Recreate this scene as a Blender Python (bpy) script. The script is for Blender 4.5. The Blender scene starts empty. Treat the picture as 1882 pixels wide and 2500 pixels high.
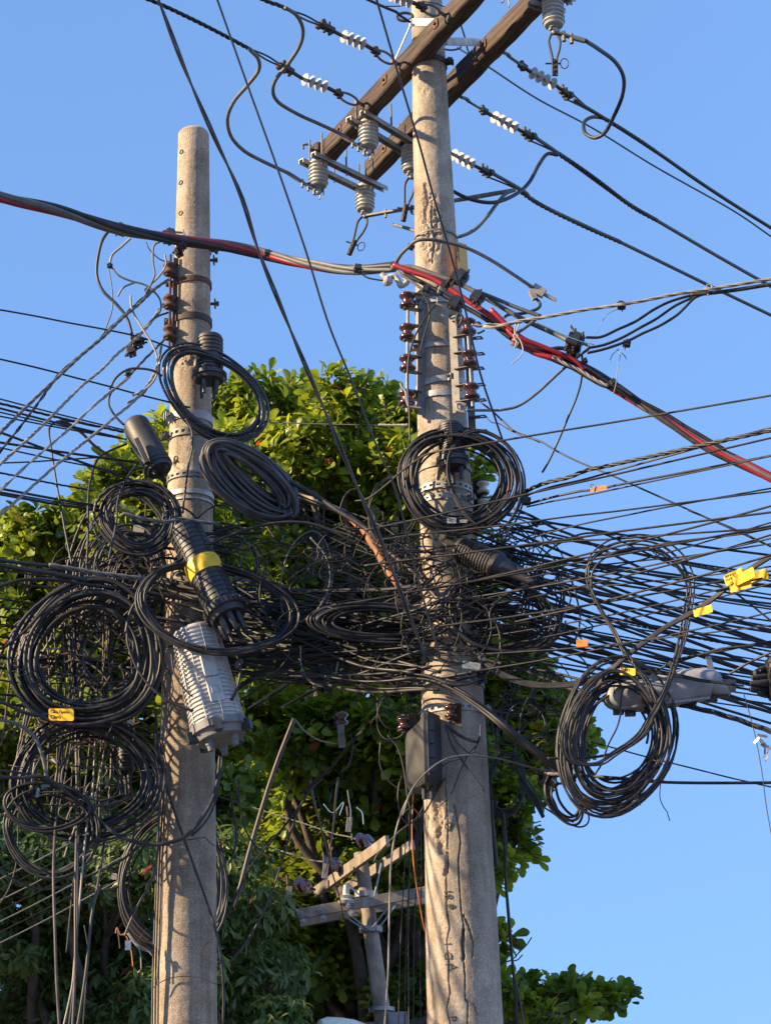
import bpy, math, random
import numpy as np
from mathutils import Vector, Matrix
random.seed(7); rng = np.random.RandomState(7)
scene = bpy.context.scene
# ---------------------------------------------------------------- camera
F = 4935.0; PITCH = math.radians(21); ROLL = math.radians(1.46); CZ = 1.6
fw = np.array([0, math.cos(PITCH), math.sin(PITCH)])
r0 = np.array([1., 0, 0]); u0 = np.array([0, -math.sin(PITCH), math.cos(PITCH)])
RT = math.cos(ROLL)*r0 - math.sin(ROLL)*u0
UP = math.sin(ROLL)*r0 + math.cos(ROLL)*u0
cam_d = bpy.data.cameras.new('camera'); cam = bpy.data.objects.new('camera', cam_d)
scene.collection.objects.link(cam); scene.camera = cam
cam_d.sensor_fit = 'VERTICAL'; cam_d.sensor_height = 24; cam_d.lens = 24*F/2500
cam_d.clip_start = 0.05; cam_d.clip_end = 5000
cam.matrix_world = Matrix(((RT[0], UP[0], -fw[0], 0), (RT[1], UP[1], -fw[1], 0), (RT[2], UP[2], -fw[2], CZ), (0, 0, 0, 1)))
# ---------------------------------------------------------------- world, sun, exposure
SUN_EL = math.radians(24); SUN_AZ = math.radians(76)      # azimuth: degrees to the left of straight behind the camera
sd = np.array([-math.sin(SUN_AZ)*math.cos(SUN_EL), -math.cos(SUN_AZ)*math.cos(SUN_EL), math.sin(SUN_EL)])
w = bpy.data.worlds.new('World'); scene.world = w; w.use_nodes = True
nt = w.node_tree; bg = nt.nodes['Background']
sky = nt.nodes.new('ShaderNodeTexSky'); sky.sky_type = 'NISHITA'; sky.sun_disc = False
sky.sun_elevation = SUN_EL; sky.sun_rotation = -math.atan2(sd[0], sd[1]); sky.altitude = 0
sky.air_density = 1.0; sky.dust_density = 0.3; sky.ozone_density = 6.6
tc = nt.nodes.new('ShaderNodeTexCoord'); ad = nt.nodes.new('ShaderNodeVectorMath'); ad.operation = 'ADD'; ad.inputs[1].default_value = (0, 0, .38)   # clear dry air: the pale horizon band sits lower
nm = nt.nodes.new('ShaderNodeVectorMath'); nm.operation = 'NORMALIZE'; ga = nt.nodes.new('ShaderNodeGamma'); ga.inputs[1].default_value = .85
nt.links.new(tc.outputs['Generated'], ad.inputs[0]); nt.links.new(ad.outputs[0], nm.inputs[0]); nt.links.new(nm.outputs[0], sky.inputs[0])
nt.links.new(sky.outputs[0], ga.inputs[0]); nt.links.new(ga.outputs[0], bg.inputs[0]); bg.inputs[1].default_value = 0.15
sun_d = bpy.data.lights.new('sun', 'SUN'); sun_d.energy = 4.2; sun_d.angle = math.radians(0.5); sun_d.color = (1, .76, .48)
sun = bpy.data.objects.new('sun', sun_d); scene.collection.objects.link(sun)
sun.rotation_euler = Vector(sd).to_track_quat('Z', 'Y').to_euler()
sun.location = (-8, -4, 20)
vs = scene.view_settings; vs.view_transform = 'Standard'; vs.look = 'None'; vs.gamma = 1; vs.use_curve_mapping = False
vs.exposure = 1.68
# ---------------------------------------------------------------- places in the photograph -> points in the street
CR = dict(A=(300, 0, .4204), B=(900, 0, .4204), C=(0, 420, .4204), D=(600, 420, .4204), E=(1180, 500, .42162), F=(0, 900, .36036),
          G=(380, 780, .36036), H=(900, 680, .3003), I=(900, 1000, .36036), J=(300, 1200, .36036), K=(0, 1350, .3003), L=(900, 1450, .36036),
          M=(1282, 1300, .36036), N=(0, 1750, .33898), O=(560, 1900, .32432), Q=(1000, 1900, .36036), W=(0, 0, 1.1303), S=(0, 0, 1.0))
def sp(c, x, y): o = CR[c]; return o[0]+x*o[2], o[1]+y*o[2]
def ray(px, py): return fw + RT*(px-941)/F + UP*(1250-py)/F
def P(px, py, Y): d = ray(px, py); return np.array([0, 0, CZ]) + d*(Y/d[1])
def PZ(px, py, z): d = ray(px, py); return np.array([0, 0, CZ]) + d*((z-CZ)/d[2])
def PC(c, x, y, Y): return P(*sp(c, x, y), Y)
def dep(p): return float(np.dot(np.asarray(p)-np.array([0, 0, CZ]), fw))
def mpp(p): return dep(p)/F
def proj(v):
    q = v-np.array([0, 0, CZ]); d = q@fw
    return 941+F*(q@RT)/d, 1250-F*(q@UP)/d
def parse(c, s): return [sp(c, *map(float, t.split(','))) for t in s.split()]
ZM = P(1050, 100, 9.8)[2]      # height of the cross arms
# ---------------------------------------------------------------- materials
MATS = {}
def N_(nt, t, **k):
    n = nt.nodes.new(t)
    for a, b in k.items():
        if a.startswith('i_'): n.inputs[a[2:].replace('_', ' ')].default_value = b
        else: setattr(n, a, b)
    return n
def mat(name, col, rough=.6, metal=0, var=.25, scale=8, bump=0, bscale=60, spec=.5, col2=None, detail=6, coat=0, rnd=0, stretch=None, lo=.35, hi=.65):
    m = bpy.data.materials.new(name); m.use_nodes = True; t = m.node_tree; b = t.nodes['Principled BSDF']
    b.inputs['Roughness'].default_value = rough; b.inputs['Metallic'].default_value = metal
    b.inputs['Specular IOR Level'].default_value = spec
    if coat: b.inputs['Coat Weight'].default_value = coat; b.inputs['Coat Roughness'].default_value = .12
    geo = N_(t, 'ShaderNodeNewGeometry'); src = geo.outputs['Position']
    if stretch:
        mp = N_(t, 'ShaderNodeMapping'); mp.inputs['Scale'].default_value = stretch
        t.links.new(src, mp.inputs[0]); src = mp.outputs[0]
    nz = N_(t, 'ShaderNodeTexNoise', i_Scale=scale, i_Detail=detail, i_Roughness=.65); t.links.new(src, nz.inputs['Vector'])
    mr = N_(t, 'ShaderNodeMapRange'); mr.inputs[1].default_value = lo; mr.inputs[2].default_value = hi
    t.links.new(nz.outputs['Fac'], mr.inputs[0])
    mx = N_(t, 'ShaderNodeMix', data_type='RGBA')
    c2 = col2 if col2 else tuple(c*(1-var) for c in col)
    c1 = col if col2 else tuple(min(1, c*(1+var)) for c in col)
    mx.inputs[6].default_value = (*c2, 1); mx.inputs[7].default_value = (*c1, 1)
    t.links.new(mr.outputs[0], mx.inputs[0]); out = mx.outputs[2]
    if rnd:
        oi = N_(t, 'ShaderNodeObjectInfo'); ma = N_(t, 'ShaderNodeMath', operation='MULTIPLY_ADD'); ma.inputs[1].default_value = rnd; ma.inputs[2].default_value = 1-rnd/2
        t.links.new(oi.outputs['Random'], ma.inputs[0])
        hs = N_(t, 'ShaderNodeHueSaturation'); t.links.new(out, hs.inputs['Color']); t.links.new(ma.outputs[0], hs.inputs['Value']); out = hs.outputs[0]
    t.links.new(out, b.inputs['Base Color'])
    rr = N_(t, 'ShaderNodeMapRange'); rr.inputs[3].default_value = max(0, rough-.12); rr.inputs[4].default_value = min(1, rough+.12)
    t.links.new(nz.outputs['Fac'], rr.inputs[0]); t.links.new(rr.outputs[0], b.inputs['Roughness'])
    if bump:
        n2 = N_(t, 'ShaderNodeTexNoise', i_Scale=bscale, i_Detail=5); t.links.new(geo.outputs['Position'], n2.inputs['Vector'])
        bp = N_(t, 'ShaderNodeBump', i_Strength=bump, i_Distance=.01); t.links.new(n2.outputs['Fac'], bp.inputs['Height']); t.links.new(bp.outputs[0], b.inputs['Normal'])
    MATS[name] = m; return m
M = MATS
mat('cable_black', (.022, .021, .022), .5, var=.5, scale=14, rnd=.9, spec=.4)
mat('coil_grey', (.075, .073, .072), .5, scale=12, rnd=.2, col2=(.03, .03, .03), spec=.4)
mat('cable_grime', (.040, .036, .033), .6, scale=20, rnd=.8, col2=(.018, .017, .017), spec=.35)
mat('cable_gloss', (.016, .016, .019), .26, var=.3, scale=10, spec=.65)
mat('cable_grey', (.10, .10, .098), .6, var=.25, scale=16, rnd=.4)
mat('cable_pale', (.26, .235, .20), .62, var=.25, scale=16, rnd=.3)
mat('cable_brown', (.06, .046, .038), .55, var=.4, scale=18, rnd=.5)
mat('cable_red', (.34, .012, .022), .42, scale=12, col2=(.16, .008, .014), lo=.3, hi=.7)
mat('cable_white', (.34, .34, .33), .55, var=.15, scale=16)
mat('cable_blue', (.16, .28, .36), .5, var=.2)
mat('orange_cable', (.42, .13, .04), .6, var=.3)
mat('plastic', (.024, .024, .026), .5, var=.35, scale=9, bump=.15, bscale=140)
mat('plastic_dusty', (.042, .040, .038), .55, scale=9, col2=(.018, .018, .018), bump=.15, bscale=120)
mat('grey_plastic', (.46, .45, .42), .62, scale=11, col2=(.32, .31, .29), bump=.2, bscale=160, lo=.3, hi=.6)
mat('mid_grey', (.20, .20, .205), .6, scale=9, col2=(.12, .12, .125), bump=.15, bscale=120)
mat('galvanised', (.40, .40, .385), .55, metal=.25, scale=26, col2=(.24, .235, .225), bump=.1, bscale=200)
mat('shell_grey', (.33, .33, .35), .6, scale=7, col2=(.22, .22, .235), bump=.1, bscale=90)
mat('steel', (.30, .30, .30), .5, metal=.6, scale=22, col2=(.17, .168, .165), bump=.1, bscale=200)
mat('steel_dull', (.20, .19, .175), .6, metal=.35, scale=22, col2=(.11, .10, .09), bump=.15, bscale=200)
mat('iron', (.07, .058, .05), .7, metal=.3, scale=30, col2=(.035, .03, .028), bump=.2, bscale=200)
mat('rust', (.13, .065, .042), .85, scale=26, col2=(.07, .035, .024), bump=.35, bscale=150)
mat('porcelain', (.40, .40, .37), .35, scale=15, col2=(.27, .27, .25), coat=.2)
mat('white_polymer', (.50, .47, .42), .45, scale=40, col2=(.27, .25, .22), lo=.3, hi=.6)
mat('brown_glaze', (.085, .022, .014), .16, scale=20, col2=(.045, .012, .008), coat=.8)
mat('white_bar', (.72, .70, .64), .6, scale=20, col2=(.45, .42, .37))
mat('yellow', (.66, .40, .012), .5, var=.12, scale=20)
mat('yellow_plate', (.66, .34, .03), .6, scale=12, col2=(.5, .24, .03))
mat('orange_tag', (.50, .11, .012), .5, var=.2, scale=20)
mat('ink', (.03, .012, .008), .6, var=.1)
mat('ink_red', (.30, .02, .02), .6, var=.1)
mat('pale_tag', (.62, .58, .47), .6, var=.15, scale=20)
mat('orange_duct', (.30, .11, .04), .7, scale=9, col2=(.17, .07, .03), bump=.3, bscale=60)
mat('cream_duct', (.40, .27, .15), .7, scale=9, col2=(.36, .27, .17), bump=.2)
mat('bark', (.10, .075, .055), .9, scale=9, col2=(.045, .034, .026), bump=.6, bscale=30)
mat('ground', (.10, .095, .088), .95, scale=3, var=.3, bump=.3)
mat('foil', (.34, .34, .36), .3, metal=.7, scale=60, var=.4)
mat('dark_brown', (.05, .045, .035), .95, scale=14, var=.4)  # plain dark tone for the bolt holes and stamped letters
def concrete(name, warm, seed, spk=.5):
    m = bpy.data.materials.new(name); m.use_nodes = True; t = m.node_tree; b = t.nodes['Principled BSDF']; L = t.links.new
    geo = N_(t, 'ShaderNodeNewGeometry'); mp = N_(t, 'ShaderNodeMapping'); mp.inputs['Location'].default_value = (seed, seed*2, seed*3); L(geo.outputs['Position'], mp.inputs[0])
    st = N_(t, 'ShaderNodeMapping'); st.inputs['Scale'].default_value = (14, 14, 1.1); L(mp.outputs[0], st.inputs[0])
    n1 = N_(t, 'ShaderNodeTexNoise', i_Scale=1.0, i_Detail=7, i_Roughness=.6); L(st.outputs[0], n1.inputs['Vector'])
    n2 = N_(t, 'ShaderNodeTexNoise', i_Scale=170, i_Detail=3, i_Roughness=.7); L(mp.outputs[0], n2.inputs['Vector'])
    n3 = N_(t, 'ShaderNodeTexNoise', i_Scale=5, i_Detail=8, i_Roughness=.7); L(mp.outputs[0], n3.inputs['Vector'])
    r1 = N_(t, 'ShaderNodeValToRGB'); L(n1.outputs['Fac'], r1.inputs[0])
    e = r1.color_ramp.elements; e[0].position = .3; e[0].color = (*[c*.55 for c in warm], 1); e[1].position = .62; e[1].color = (*warm, 1)
    r3 = N_(t, 'ShaderNodeValToRGB'); L(n3.outputs['Fac'], r3.inputs[0]); e = r3.color_ramp.elements
    e[0].position = .36; e[0].color = (.66, .63, .60, 1); e[1].position = .58; e[1].color = (1, 1, 1, 1)
    r2 = N_(t, 'ShaderNodeValToRGB'); L(n2.outputs['Fac'], r2.inputs[0]); e = r2.color_ramp.elements
    e[0].position = .36; e[0].color = (1-spk, 1-spk, 1-spk, 1); e[1].position = .62; e[1].color = (1.15, 1.15, 1.15, 1)
    a = N_(t, 'ShaderNodeMix', data_type='RGBA', blend_type='MULTIPLY'); a.inputs[0].default_value = 1; L(r1.outputs[0], a.inputs[6]); L(r3.outputs[0], a.inputs[7])
    c = N_(t, 'ShaderNodeMix', data_type='RGBA', blend_type='MULTIPLY'); c.inputs[0].default_value = 1; L(a.outputs[2], c.inputs[6]); L(r2.outputs[0], c.inputs[7])
    L(c.outputs[2], b.inputs['Base Color']); b.inputs['Roughness'].default_value = .93; b.inputs['Specular IOR Level'].default_value = .25
    n5 = N_(t, 'ShaderNodeTexNoise', i_Scale=110, i_Detail=6, i_Roughness=.75); L(mp.outputs[0], n5.inputs['Vector'])
    bp = N_(t, 'ShaderNodeBump', i_Strength=.85, i_Distance=.006); L(n5.outputs['Fac'], bp.inputs['Height']); L(bp.outputs[0], b.inputs['Normal'])
    M[name] = m; return m
concrete('concrete_left', (.50, .415, .31), 3.1); concrete('concrete_right', (.50, .42, .325), 11.7, .42); concrete('concrete_far', (.34, .28, .22), 5.2, .3)
def wood(name):
    m = bpy.data.materials.new(name); m.use_nodes = True; t = m.node_tree; b = t.nodes['Principled BSDF']; L = t.links.new
    tc = N_(t, 'ShaderNodeTexCoord'); mp = N_(t, 'ShaderNodeMapping'); mp.inputs['Scale'].default_value = (1.2, 24, 24); L(tc.outputs['Object'], mp.inputs[0])
    n1 = N_(t, 'ShaderNodeTexNoise', i_Scale=2.2, i_Detail=8, i_Roughness=.7); L(mp.outputs[0], n1.inputs['Vector'])
    r1 = N_(t, 'ShaderNodeValToRGB'); L(n1.outputs['Fac'], r1.inputs[0]); e = r1.color_ramp.elements
    e[0].position = .38; e[0].color = (.016, .011, .009, 1); e[1].position = .64; e[1].color = (.10, .07, .052, 1)
    L(r1.outputs[0], b.inputs['Base Color']); b.inputs['Roughness'].default_value = .92
    bp = N_(t, 'ShaderNodeBump', i_Strength=.8, i_Distance=.006); L(n1.outputs['Fac'], bp.inputs['Height']); L(bp.outputs[0], b.inputs['Normal'])
    M[name] = m; return m
wood('old_wood')
def leafmat(name, c1, c2, trans=.45, gloss=.4):
    m = bpy.data.materials.new(name); m.use_nodes = True; t = m.node_tree; b = t.nodes['Principled BSDF']; L = t.links.new
    at = N_(t, 'ShaderNodeAttribute', attribute_name='tint')
    r = N_(t, 'ShaderNodeValToRGB'); L(at.outputs['Fac'], r.inputs[0]); e = r.color_ramp.elements
    e[0].position = 0; e[0].color = (*c1, 1); e[1].position = .90; e[1].color = (*c2, 1)
    k = e.new(.965); k.color = (c2[0]*1.5, c2[1]*1.1, c2[2], 1); k = e.new(.985); k.color = (.30, .07, .02, 1)
    L(r.outputs[0], b.inputs['Base Color']); b.inputs['Roughness'].default_value = gloss; b.inputs['Specular IOR Level'].default_value = .4
    tr = N_(t, 'ShaderNodeBsdfTranslucent'); mx = N_(t, 'ShaderNodeMixShader'); mx.inputs[0].default_value = trans
    hs = N_(t, 'ShaderNodeHueSaturation'); hs.inputs['Value'].default_value = 1.7; hs.inputs['Hue'].default_value = .485; L(r.outputs[0], hs.inputs['Color']); L(hs.outputs[0], tr.inputs[0])
    L(b.outputs[0], mx.inputs[1]); L(tr.outputs[0], mx.inputs[2]); L(mx.outputs[0], t.nodes['Material Output'].inputs[0])
    M[name] = m; return m
leafmat('leaf_bright', (.05, .10, .010), (.26, .31, .018), .48)
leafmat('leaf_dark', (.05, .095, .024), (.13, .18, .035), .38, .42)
# ---------------------------------------------------------------- mesh helpers
COL = scene.collection
ORG = {}
class MB:
    def __init__(s): s.v = []; s.f = []; s.n = 0
    def add(s, v, fs):
        v = np.asarray(v, float).reshape(-1, 3); s.v.append(v)
        for f in fs:
            f = np.asarray(f, int)
            if f.size: s.f.append(f+s.n)
        s.n += len(v); return s
    def tube(s, pts, r, k=6, cap=True):
        pts = np.asarray(pts, float); n = len(pts); r = np.full(n, r) if np.isscalar(r) else np.asarray(r)
        T = np.gradient(pts, axis=0); T /= np.linalg.norm(T, axis=1)[:, None]+1e-12
        Nn, B = frames(T)
        a = np.arange(k)*2*math.pi/k
        v = pts[:, None, :]+r[:, None, None]*(np.cos(a)[None, :, None]*Nn[:, None, :]+np.sin(a)[None, :, None]*B[:, None, :])
        i = np.arange(n-1)[:, None]*k; j = np.arange(k)[None, :]; j2 = (j+1) % k
        q = np.stack([i+j, i+j2, i+k+j2, i+k+j], -1).reshape(-1, 4)
        fs = [q]
        if cap: fs += [np.arange(k)[::-1][None, :], (np.arange(k)+(n-1)*k)[None, :]]
        return s.add(v.reshape(-1, 3), fs)
    def lathe(s, prof, p0, ax, k=20, ref=None):
        # prof: list of (radius, distance along axis)
        ax = np.asarray(ax, float); ax = ax/np.linalg.norm(ax); h = np.array([0, 0, 1.]) if abs(ax[2]) < .9 else np.array([1., 0, 0])
        if ref is not None: h = np.asarray(ref, float)
        x = np.cross(h, ax); x /= np.linalg.norm(x); y = np.cross(ax, x); a = np.arange(k)*2*math.pi/k
        v = np.array([np.asarray(p0)+ax*d+rr*(math.cos(t)*x+math.sin(t)*y) for rr, d in prof for t in a]); n = len(prof)
        i = np.arange(n-1)[:, None]*k; j = np.arange(k)[None, :]; j2 = (j+1) % k
        q = np.stack([i+j, i+j2, i+k+j2, i+k+j], -1).reshape(-1, 4)
        return s.add(v, [q, np.arange(k)[::-1][None, :], (np.arange(k)+(n-1)*k)[None, :]])
    def cyl(s, p0, p1, r, k=10, r1=None):
        p0 = np.asarray(p0, float); p1 = np.asarray(p1, float); d = np.linalg.norm(p1-p0)
        return s.lathe([(r, 0), (r if r1 is None else r1, d)], p0, p1-p0, k)
    def box(s, c, sz, R=None, ch=.12):
        # box with chamfered long edges; R columns are its axes
        c = np.asarray(c, float); a, b, d = [q/2 for q in sz]; e = min(b, d)*ch
        pr = [(-b+e, -d), (b-e, -d), (b, -d+e), (b, d-e), (b-e, d), (-b+e, d), (-b, d-e), (-b, -d+e)]
        v = np.array([(x, y, z) for x in (-a, a) for y, z in pr])
        if R is not None: v = v@np.asarray(R).T
        q = np.array([(i, (i+1) % 8, 8+(i+1) % 8, 8+i) for i in range(8)])
        return s.add(v+c, [q[:, ::-1], np.arange(8)[None, :], np.arange(8)[::-1][None, :]+8])
    def bar(s, p0, p1, w, h, up=(0, 0, 1), ch=.12):
        p0 = np.asarray(p0, float); p1 = np.asarray(p1, float); x = p1-p0; L = np.linalg.norm(x); x = x/L
        z = np.asarray(up, float); z = z-x*np.dot(z, x)
        if np.linalg.norm(z) < 1e-6: z = np.array([1., 0, 0])-x*x[0]
        z /= np.linalg.norm(z); y = np.cross(z, x)
        return s.box((p0+p1)/2, (L, w, h), np.stack([x, y, z], 1), ch)
    def build(s, name, m, parent=None, sharp=35, rotz=None):
        v = np.concatenate(s.v); me = bpy.data.meshes.new(name)
        o = bpy.data.objects.new(name, me); COL.objects.link(o)
        if parent is None: org = v.mean(0); o.location = org
        else: org = ORG[parent.name]; o.parent = parent
        ORG[o.name] = org; v = v-org
        me.vertices.add(len(v)); me.vertices.foreach_set('co', v.astype(np.float32).ravel())
        tot = np.concatenate([np.full(len(f), f.shape[1]) for f in s.f]); idx = np.concatenate([f.ravel() for f in s.f])
        st = np.concatenate([[0], np.cumsum(tot)[:-1]])
        me.loops.add(len(idx)); me.loops.foreach_set('vertex_index', idx.astype(np.int32))
        me.polygons.add(len(tot)); me.polygons.foreach_set('loop_start', st.astype(np.int32)); me.polygons.foreach_set('loop_total', tot.astype(np.int32))
        me.update(calc_edges=True); me.polygons.foreach_set('use_smooth', np.ones(len(tot), bool))
        if sharp: me.set_sharp_from_angle(angle=math.radians(sharp))
        me.materials.append(M[m] if isinstance(m, str) else m); me.validate()
        return o
def frames(T):
    n = len(T); N = np.zeros_like(T); h = np.array([0, 0, 1.]) if abs(T[0][2]) < .9 else np.array([1., 0, 0])
    v = np.cross(T[0], h); v /= np.linalg.norm(v); N[0] = v
    for i in range(1, n):
        v = v-T[i]*np.dot(v, T[i]); l = math.sqrt(v[0]*v[0]+v[1]*v[1]+v[2]*v[2]); v = v/l if l > 1e-9 else N[i-1]; N[i] = v
    return N, np.cross(T, N)
def smooth(pts, m=10):
    p = np.asarray(pts, float); p = np.vstack([2*p[0]-p[1], p, 2*p[-1]-p[-2]]); out = []
    t = np.linspace(0, 1, m, endpoint=False)[:, None]
    for i in range(1, len(p)-2):
        a, b, c, d = p[i-1], p[i], p[i+1], p[i+2]
        out.append(.5*((2*b)+(-a+c)*t+(2*a-5*b+4*c-d)*t*t+(-a+3*b-3*c+d)*t**3))
    return np.vstack(out+[p[-2][None]])
def tag(o, label=None, cat=None, group=None, kind=None):
    for k, v in (('label', label), ('category', cat), ('group', group), ('kind', kind)):
        if v: o[k] = v
    return o
def thing(name, label, cat, loc, group=None):
    o = bpy.data.objects.new(name, None); COL.objects.link(o); o.location = [float(x) for x in loc]; o.empty_display_size = .1
    ORG[o.name] = np.array(loc, float); return tag(o, label, cat, group)
def helix(mb, pts, R, n, pitch, k=6):
    pts = np.asarray(pts); T = np.gradient(pts, axis=0); T /= np.linalg.norm(T, axis=1)[:, None]; Nn, B = frames(T)
    s = np.concatenate([[0], np.cumsum(np.linalg.norm(np.diff(pts, axis=0), axis=1))])
    m = max(len(pts), int(s[-1]/pitch*9)); m = min(m, 1500); u = np.linspace(0, s[-1], m)
    f = lambda A: np.stack([np.interp(u, s, A[:, i]) for i in range(3)], 1)
    pp, nn, bb = f(pts), f(Nn), f(B)
    for j in range(n):
        a = 2*math.pi*(u/pitch+j/n)
        mb.tube(pp+R*.52*(np.cos(a)[:, None]*nn+np.sin(a)[:, None]*bb), R*(.5 if n < 4 else .42), k)
def path3(c, s, Y, ext='', m=10, E=4.):
    pts = parse(c, s); n = len(pts)
    if Y == 'z': q = [PZ(x, y, ZM) for x, y in pts]
    else:
        if np.isscalar(Y): Y = [Y]
        Ys = np.interp(np.linspace(0, 1, n), np.linspace(0, 1, len(Y)), Y) if len(Y) > 1 else [Y[0]]*n
        q = [P(x, y, yy) for (x, y), yy in zip(pts, Ys)]
    q = smooth(q, m) if n > 2 else np.linspace(q[0], q[1], 8)
    if 'b' in ext: d = q[0]-q[1]; d /= np.linalg.norm(d); q = np.vstack([q[0]+d*E, q])
    if 'e' in ext: d = q[-1]-q[-2]; d /= np.linalg.norm(d); q = np.vstack([q, q[-1]+d*E])
    return q
USED = {}
def cab(c, s, Y, w, m, label, ext='', tw=0, name='cable', cat='cable', group=None, parent=None, pitch=None, mb=None, k=None, jit=0, E=4.):
    q = path3(c, s, Y, ext, E=E)
    if jit:
        ph = rng.uniform(0, 6.28, 3); tt = np.linspace(0, 1, len(q))*len(q)/9
        q = q+jit*np.stack([np.sin(tt*2.1+ph[0]), .5*np.sin(tt*1.7+ph[1]), np.sin(tt*2.6+ph[2])], 1)
    ref = q[len(q)//2]; R = w/2*mpp(ref); own = mb is None
    if name == 'cable' and label and ' span' in label: name, cat = 'overhead_line', 'overhead line'
    elif name == 'cable' and label and ' drop ' in label: name, cat = 'service_drop', 'service drop'
    if own: mb = MB()
    if tw: helix(mb, q, R, tw, pitch*mpp(ref) if pitch else R*14)
    else: mb.tube(q, R, k or (6 if w < 9 else 10))
    if own:
        o = mb.build(name, m, parent, sharp=0)
        if parent is None: tag(o, label, cat, group)
        return o
def coil(mb, cx, cy, rx, ry, rot, turns, spread, w, Y, ya=0, yb=0, yn=.05, seed=1, cen=.04, start=0, arc=None, wob=.028):
    g = np.random.RandomState(seed); n = int(turns*44); t = np.linspace(0, turns, n)
    kp = max(4, int(turns*1.15)); kk = np.linspace(0, turns, kp)
    f = lambda a: np.interp(t, kk, g.uniform(-1, 1, kp)) if turns > 1 else g.uniform(-1, 1)+0*t
    def sm(a):
        b = f(a); ker = np.hanning(30); ker /= ker.sum(); return 1.8*a*np.convolve(np.pad(b, 15, mode='edge'), ker, 'same')[15:-15]
    sx = 1+sm(spread); sy = sx+sm(spread*.25); th = 2*math.pi*t+start
    lob = 1+wob*np.sin(th*2+g.uniform(0, 6))+wob*np.sin(th*3+g.uniform(0, 6))+wob*.5*np.sin(th*4.13)
    X = rx*sx*lob*np.cos(th)+sm(cen)*rx*.6; Z = ry*sy*lob*np.sin(th)+sm(cen)*ry*.6
    r = math.radians(rot); px = cx+X*math.cos(r)-Z*math.sin(r); py = cy+X*math.sin(r)+Z*math.cos(r)
    yy = Y+ya*np.cos(th)+yb*np.sin(th)+sm(yn)
    pts = np.array([P(a, b, c) for a, b, c in zip(px, py, yy)])
    mb.tube(pts, w/2*mpp(pts[0]), 6)
    return pts
def coilthing(label, cx, cy, rx, ry, rot, turns, spread, w, Y, m='cable_black', ya=0, yb=0, yn=.05, seed=1, cen=.04, ties=3, name='cable_coil', group=None, wob=.028, extra=None):
    base = P(cx, cy, Y); o = thing(name, label, 'cable coil', base, group)
    mb = MB(); coil(mb, cx, cy, rx, ry, rot, turns, spread, w, Y, ya, yb, yn, seed, cen, wob=wob)
    mb.build('cable', m, o, sharp=0)
    if extra: extra(o)
    r = math.radians(rot); g = random.Random(seed)
    for k in range(ties):
        th = g.uniform(0, 6.28); t = MB(); pts = []
        a = math.cos(th)*math.cos(r)*rx-math.sin(th)*math.sin(r)*ry; b = math.cos(th)*math.sin(r)*rx+math.sin(th)*math.cos(r)*ry
        for i in range(13):
            q = i/12*2*math.pi; e = (spread*1.15+w/rx*.8)*math.cos(q)
            pts.append(P(cx+a*(1+e), cy+b*(1+e), Y+ya*math.cos(th)+yb*math.sin(th)+(yn+.03)*1.1*math.sin(q)))
        t.tube(pts, .0022, 5, cap=False); t.build('cable_tie', 'plastic', o, sharp=0)
    return o
def lettering(txt, size, origin, xdir, ydir, m, parent, name='lettering', thick=.0006, bold=0):
    cu = bpy.data.curves.new(name, 'FONT'); cu.body = txt; cu.size = size; cu.extrude = thick; cu.offset = bold
    tmp = bpy.data.objects.new('tmp', cu); COL.objects.link(tmp)
    me = bpy.data.meshes.new_from_object(tmp.evaluated_get(bpy.context.evaluated_depsgraph_get())); bpy.data.objects.remove(tmp)
    x = np.asarray(xdir, float); x /= np.linalg.norm(x); y = np.asarray(ydir, float); y -= x*np.dot(x, y); y /= np.linalg.norm(y); z = np.cross(x, y)
    v = np.empty(len(me.vertices)*3); me.vertices.foreach_get('co', v); v = v.reshape(-1, 3)
    org = ORG[parent.name]; nv = np.asarray(origin)+v@np.stack([x, y, z])-org
    me.vertices.foreach_set('co', nv.astype(np.float32).ravel()); me.update(); me.name = name
    me.materials.clear(); me.materials.append(M[m]); o = bpy.data.objects.new(name, me); COL.objects.link(o); o.parent = parent; ORG[o.name] = org
    return o
# ---------------------------------------------------------------- ground
g = MB(); n = 24; xs = np.linspace(-300, 300, n+1)
gv = np.array([(x, y+150, 0) for y in xs for x in xs]); i = np.arange(n)[:, None]*(n+1); j = np.arange(n)[None, :]
g.add(gv, [np.stack([i+j, i+j+1, i+n+2+j, i+n+1+j], -1).reshape(-1, 4)]); tag(g.build('ground', 'ground', sharp=0), kind='structure')
# ---------------------------------------------------------------- poles
def seg_dist(px, py, poly):
    d = np.full(px.shape, 1e9)
    for (x0, y0), (x1, y1) in zip(poly[:-1], poly[1:]):
        L = (x1-x0)**2+(y1-y0)**2+1e-9; t = np.clip(((px-x0)*(x1-x0)+(py-y0)*(y1-y0))/L, 0, 1)
        d = np.minimum(d, np.hypot(px-x0-t*(x1-x0), py-y0-t*(y1-y0)))
    return d
from mathutils import noise as mn
def vnoise(v, s): return np.array([mn.noise(Vector(q)*s) for q in v])
class Pole:
    def __init__(s, y0, xl0, xr0, y1, xl1, xr1, Y, ztop):
        # y0 = upper row of the photo, y1 = lower row; edges of the shaft in those rows
        a = P((xl0+xr0)/2, y0, Y); b = P((xl1+xr1)/2, y1, Y); s.a, s.b, s.Y = a, b, Y
        s.ra = (xr0-xl0)/2*mpp(a)*.99; s.rb = (xr1-xl1)/2*mpp(b)*.99; s.ztop = ztop
    def c(s, z): t = (z-s.a[2])/(s.b[2]-s.a[2]); return s.a+(s.b-s.a)*t
    def r(s, z): t = (z-s.a[2])/(s.b[2]-s.a[2]); return s.ra+(s.rb-s.ra)*t
    def zof(s, py): # height on the axis seen in row py
        c = s.c(s.a[2]); return P(proj(s.c(4.))[0], py, s.Y)[2]
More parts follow.
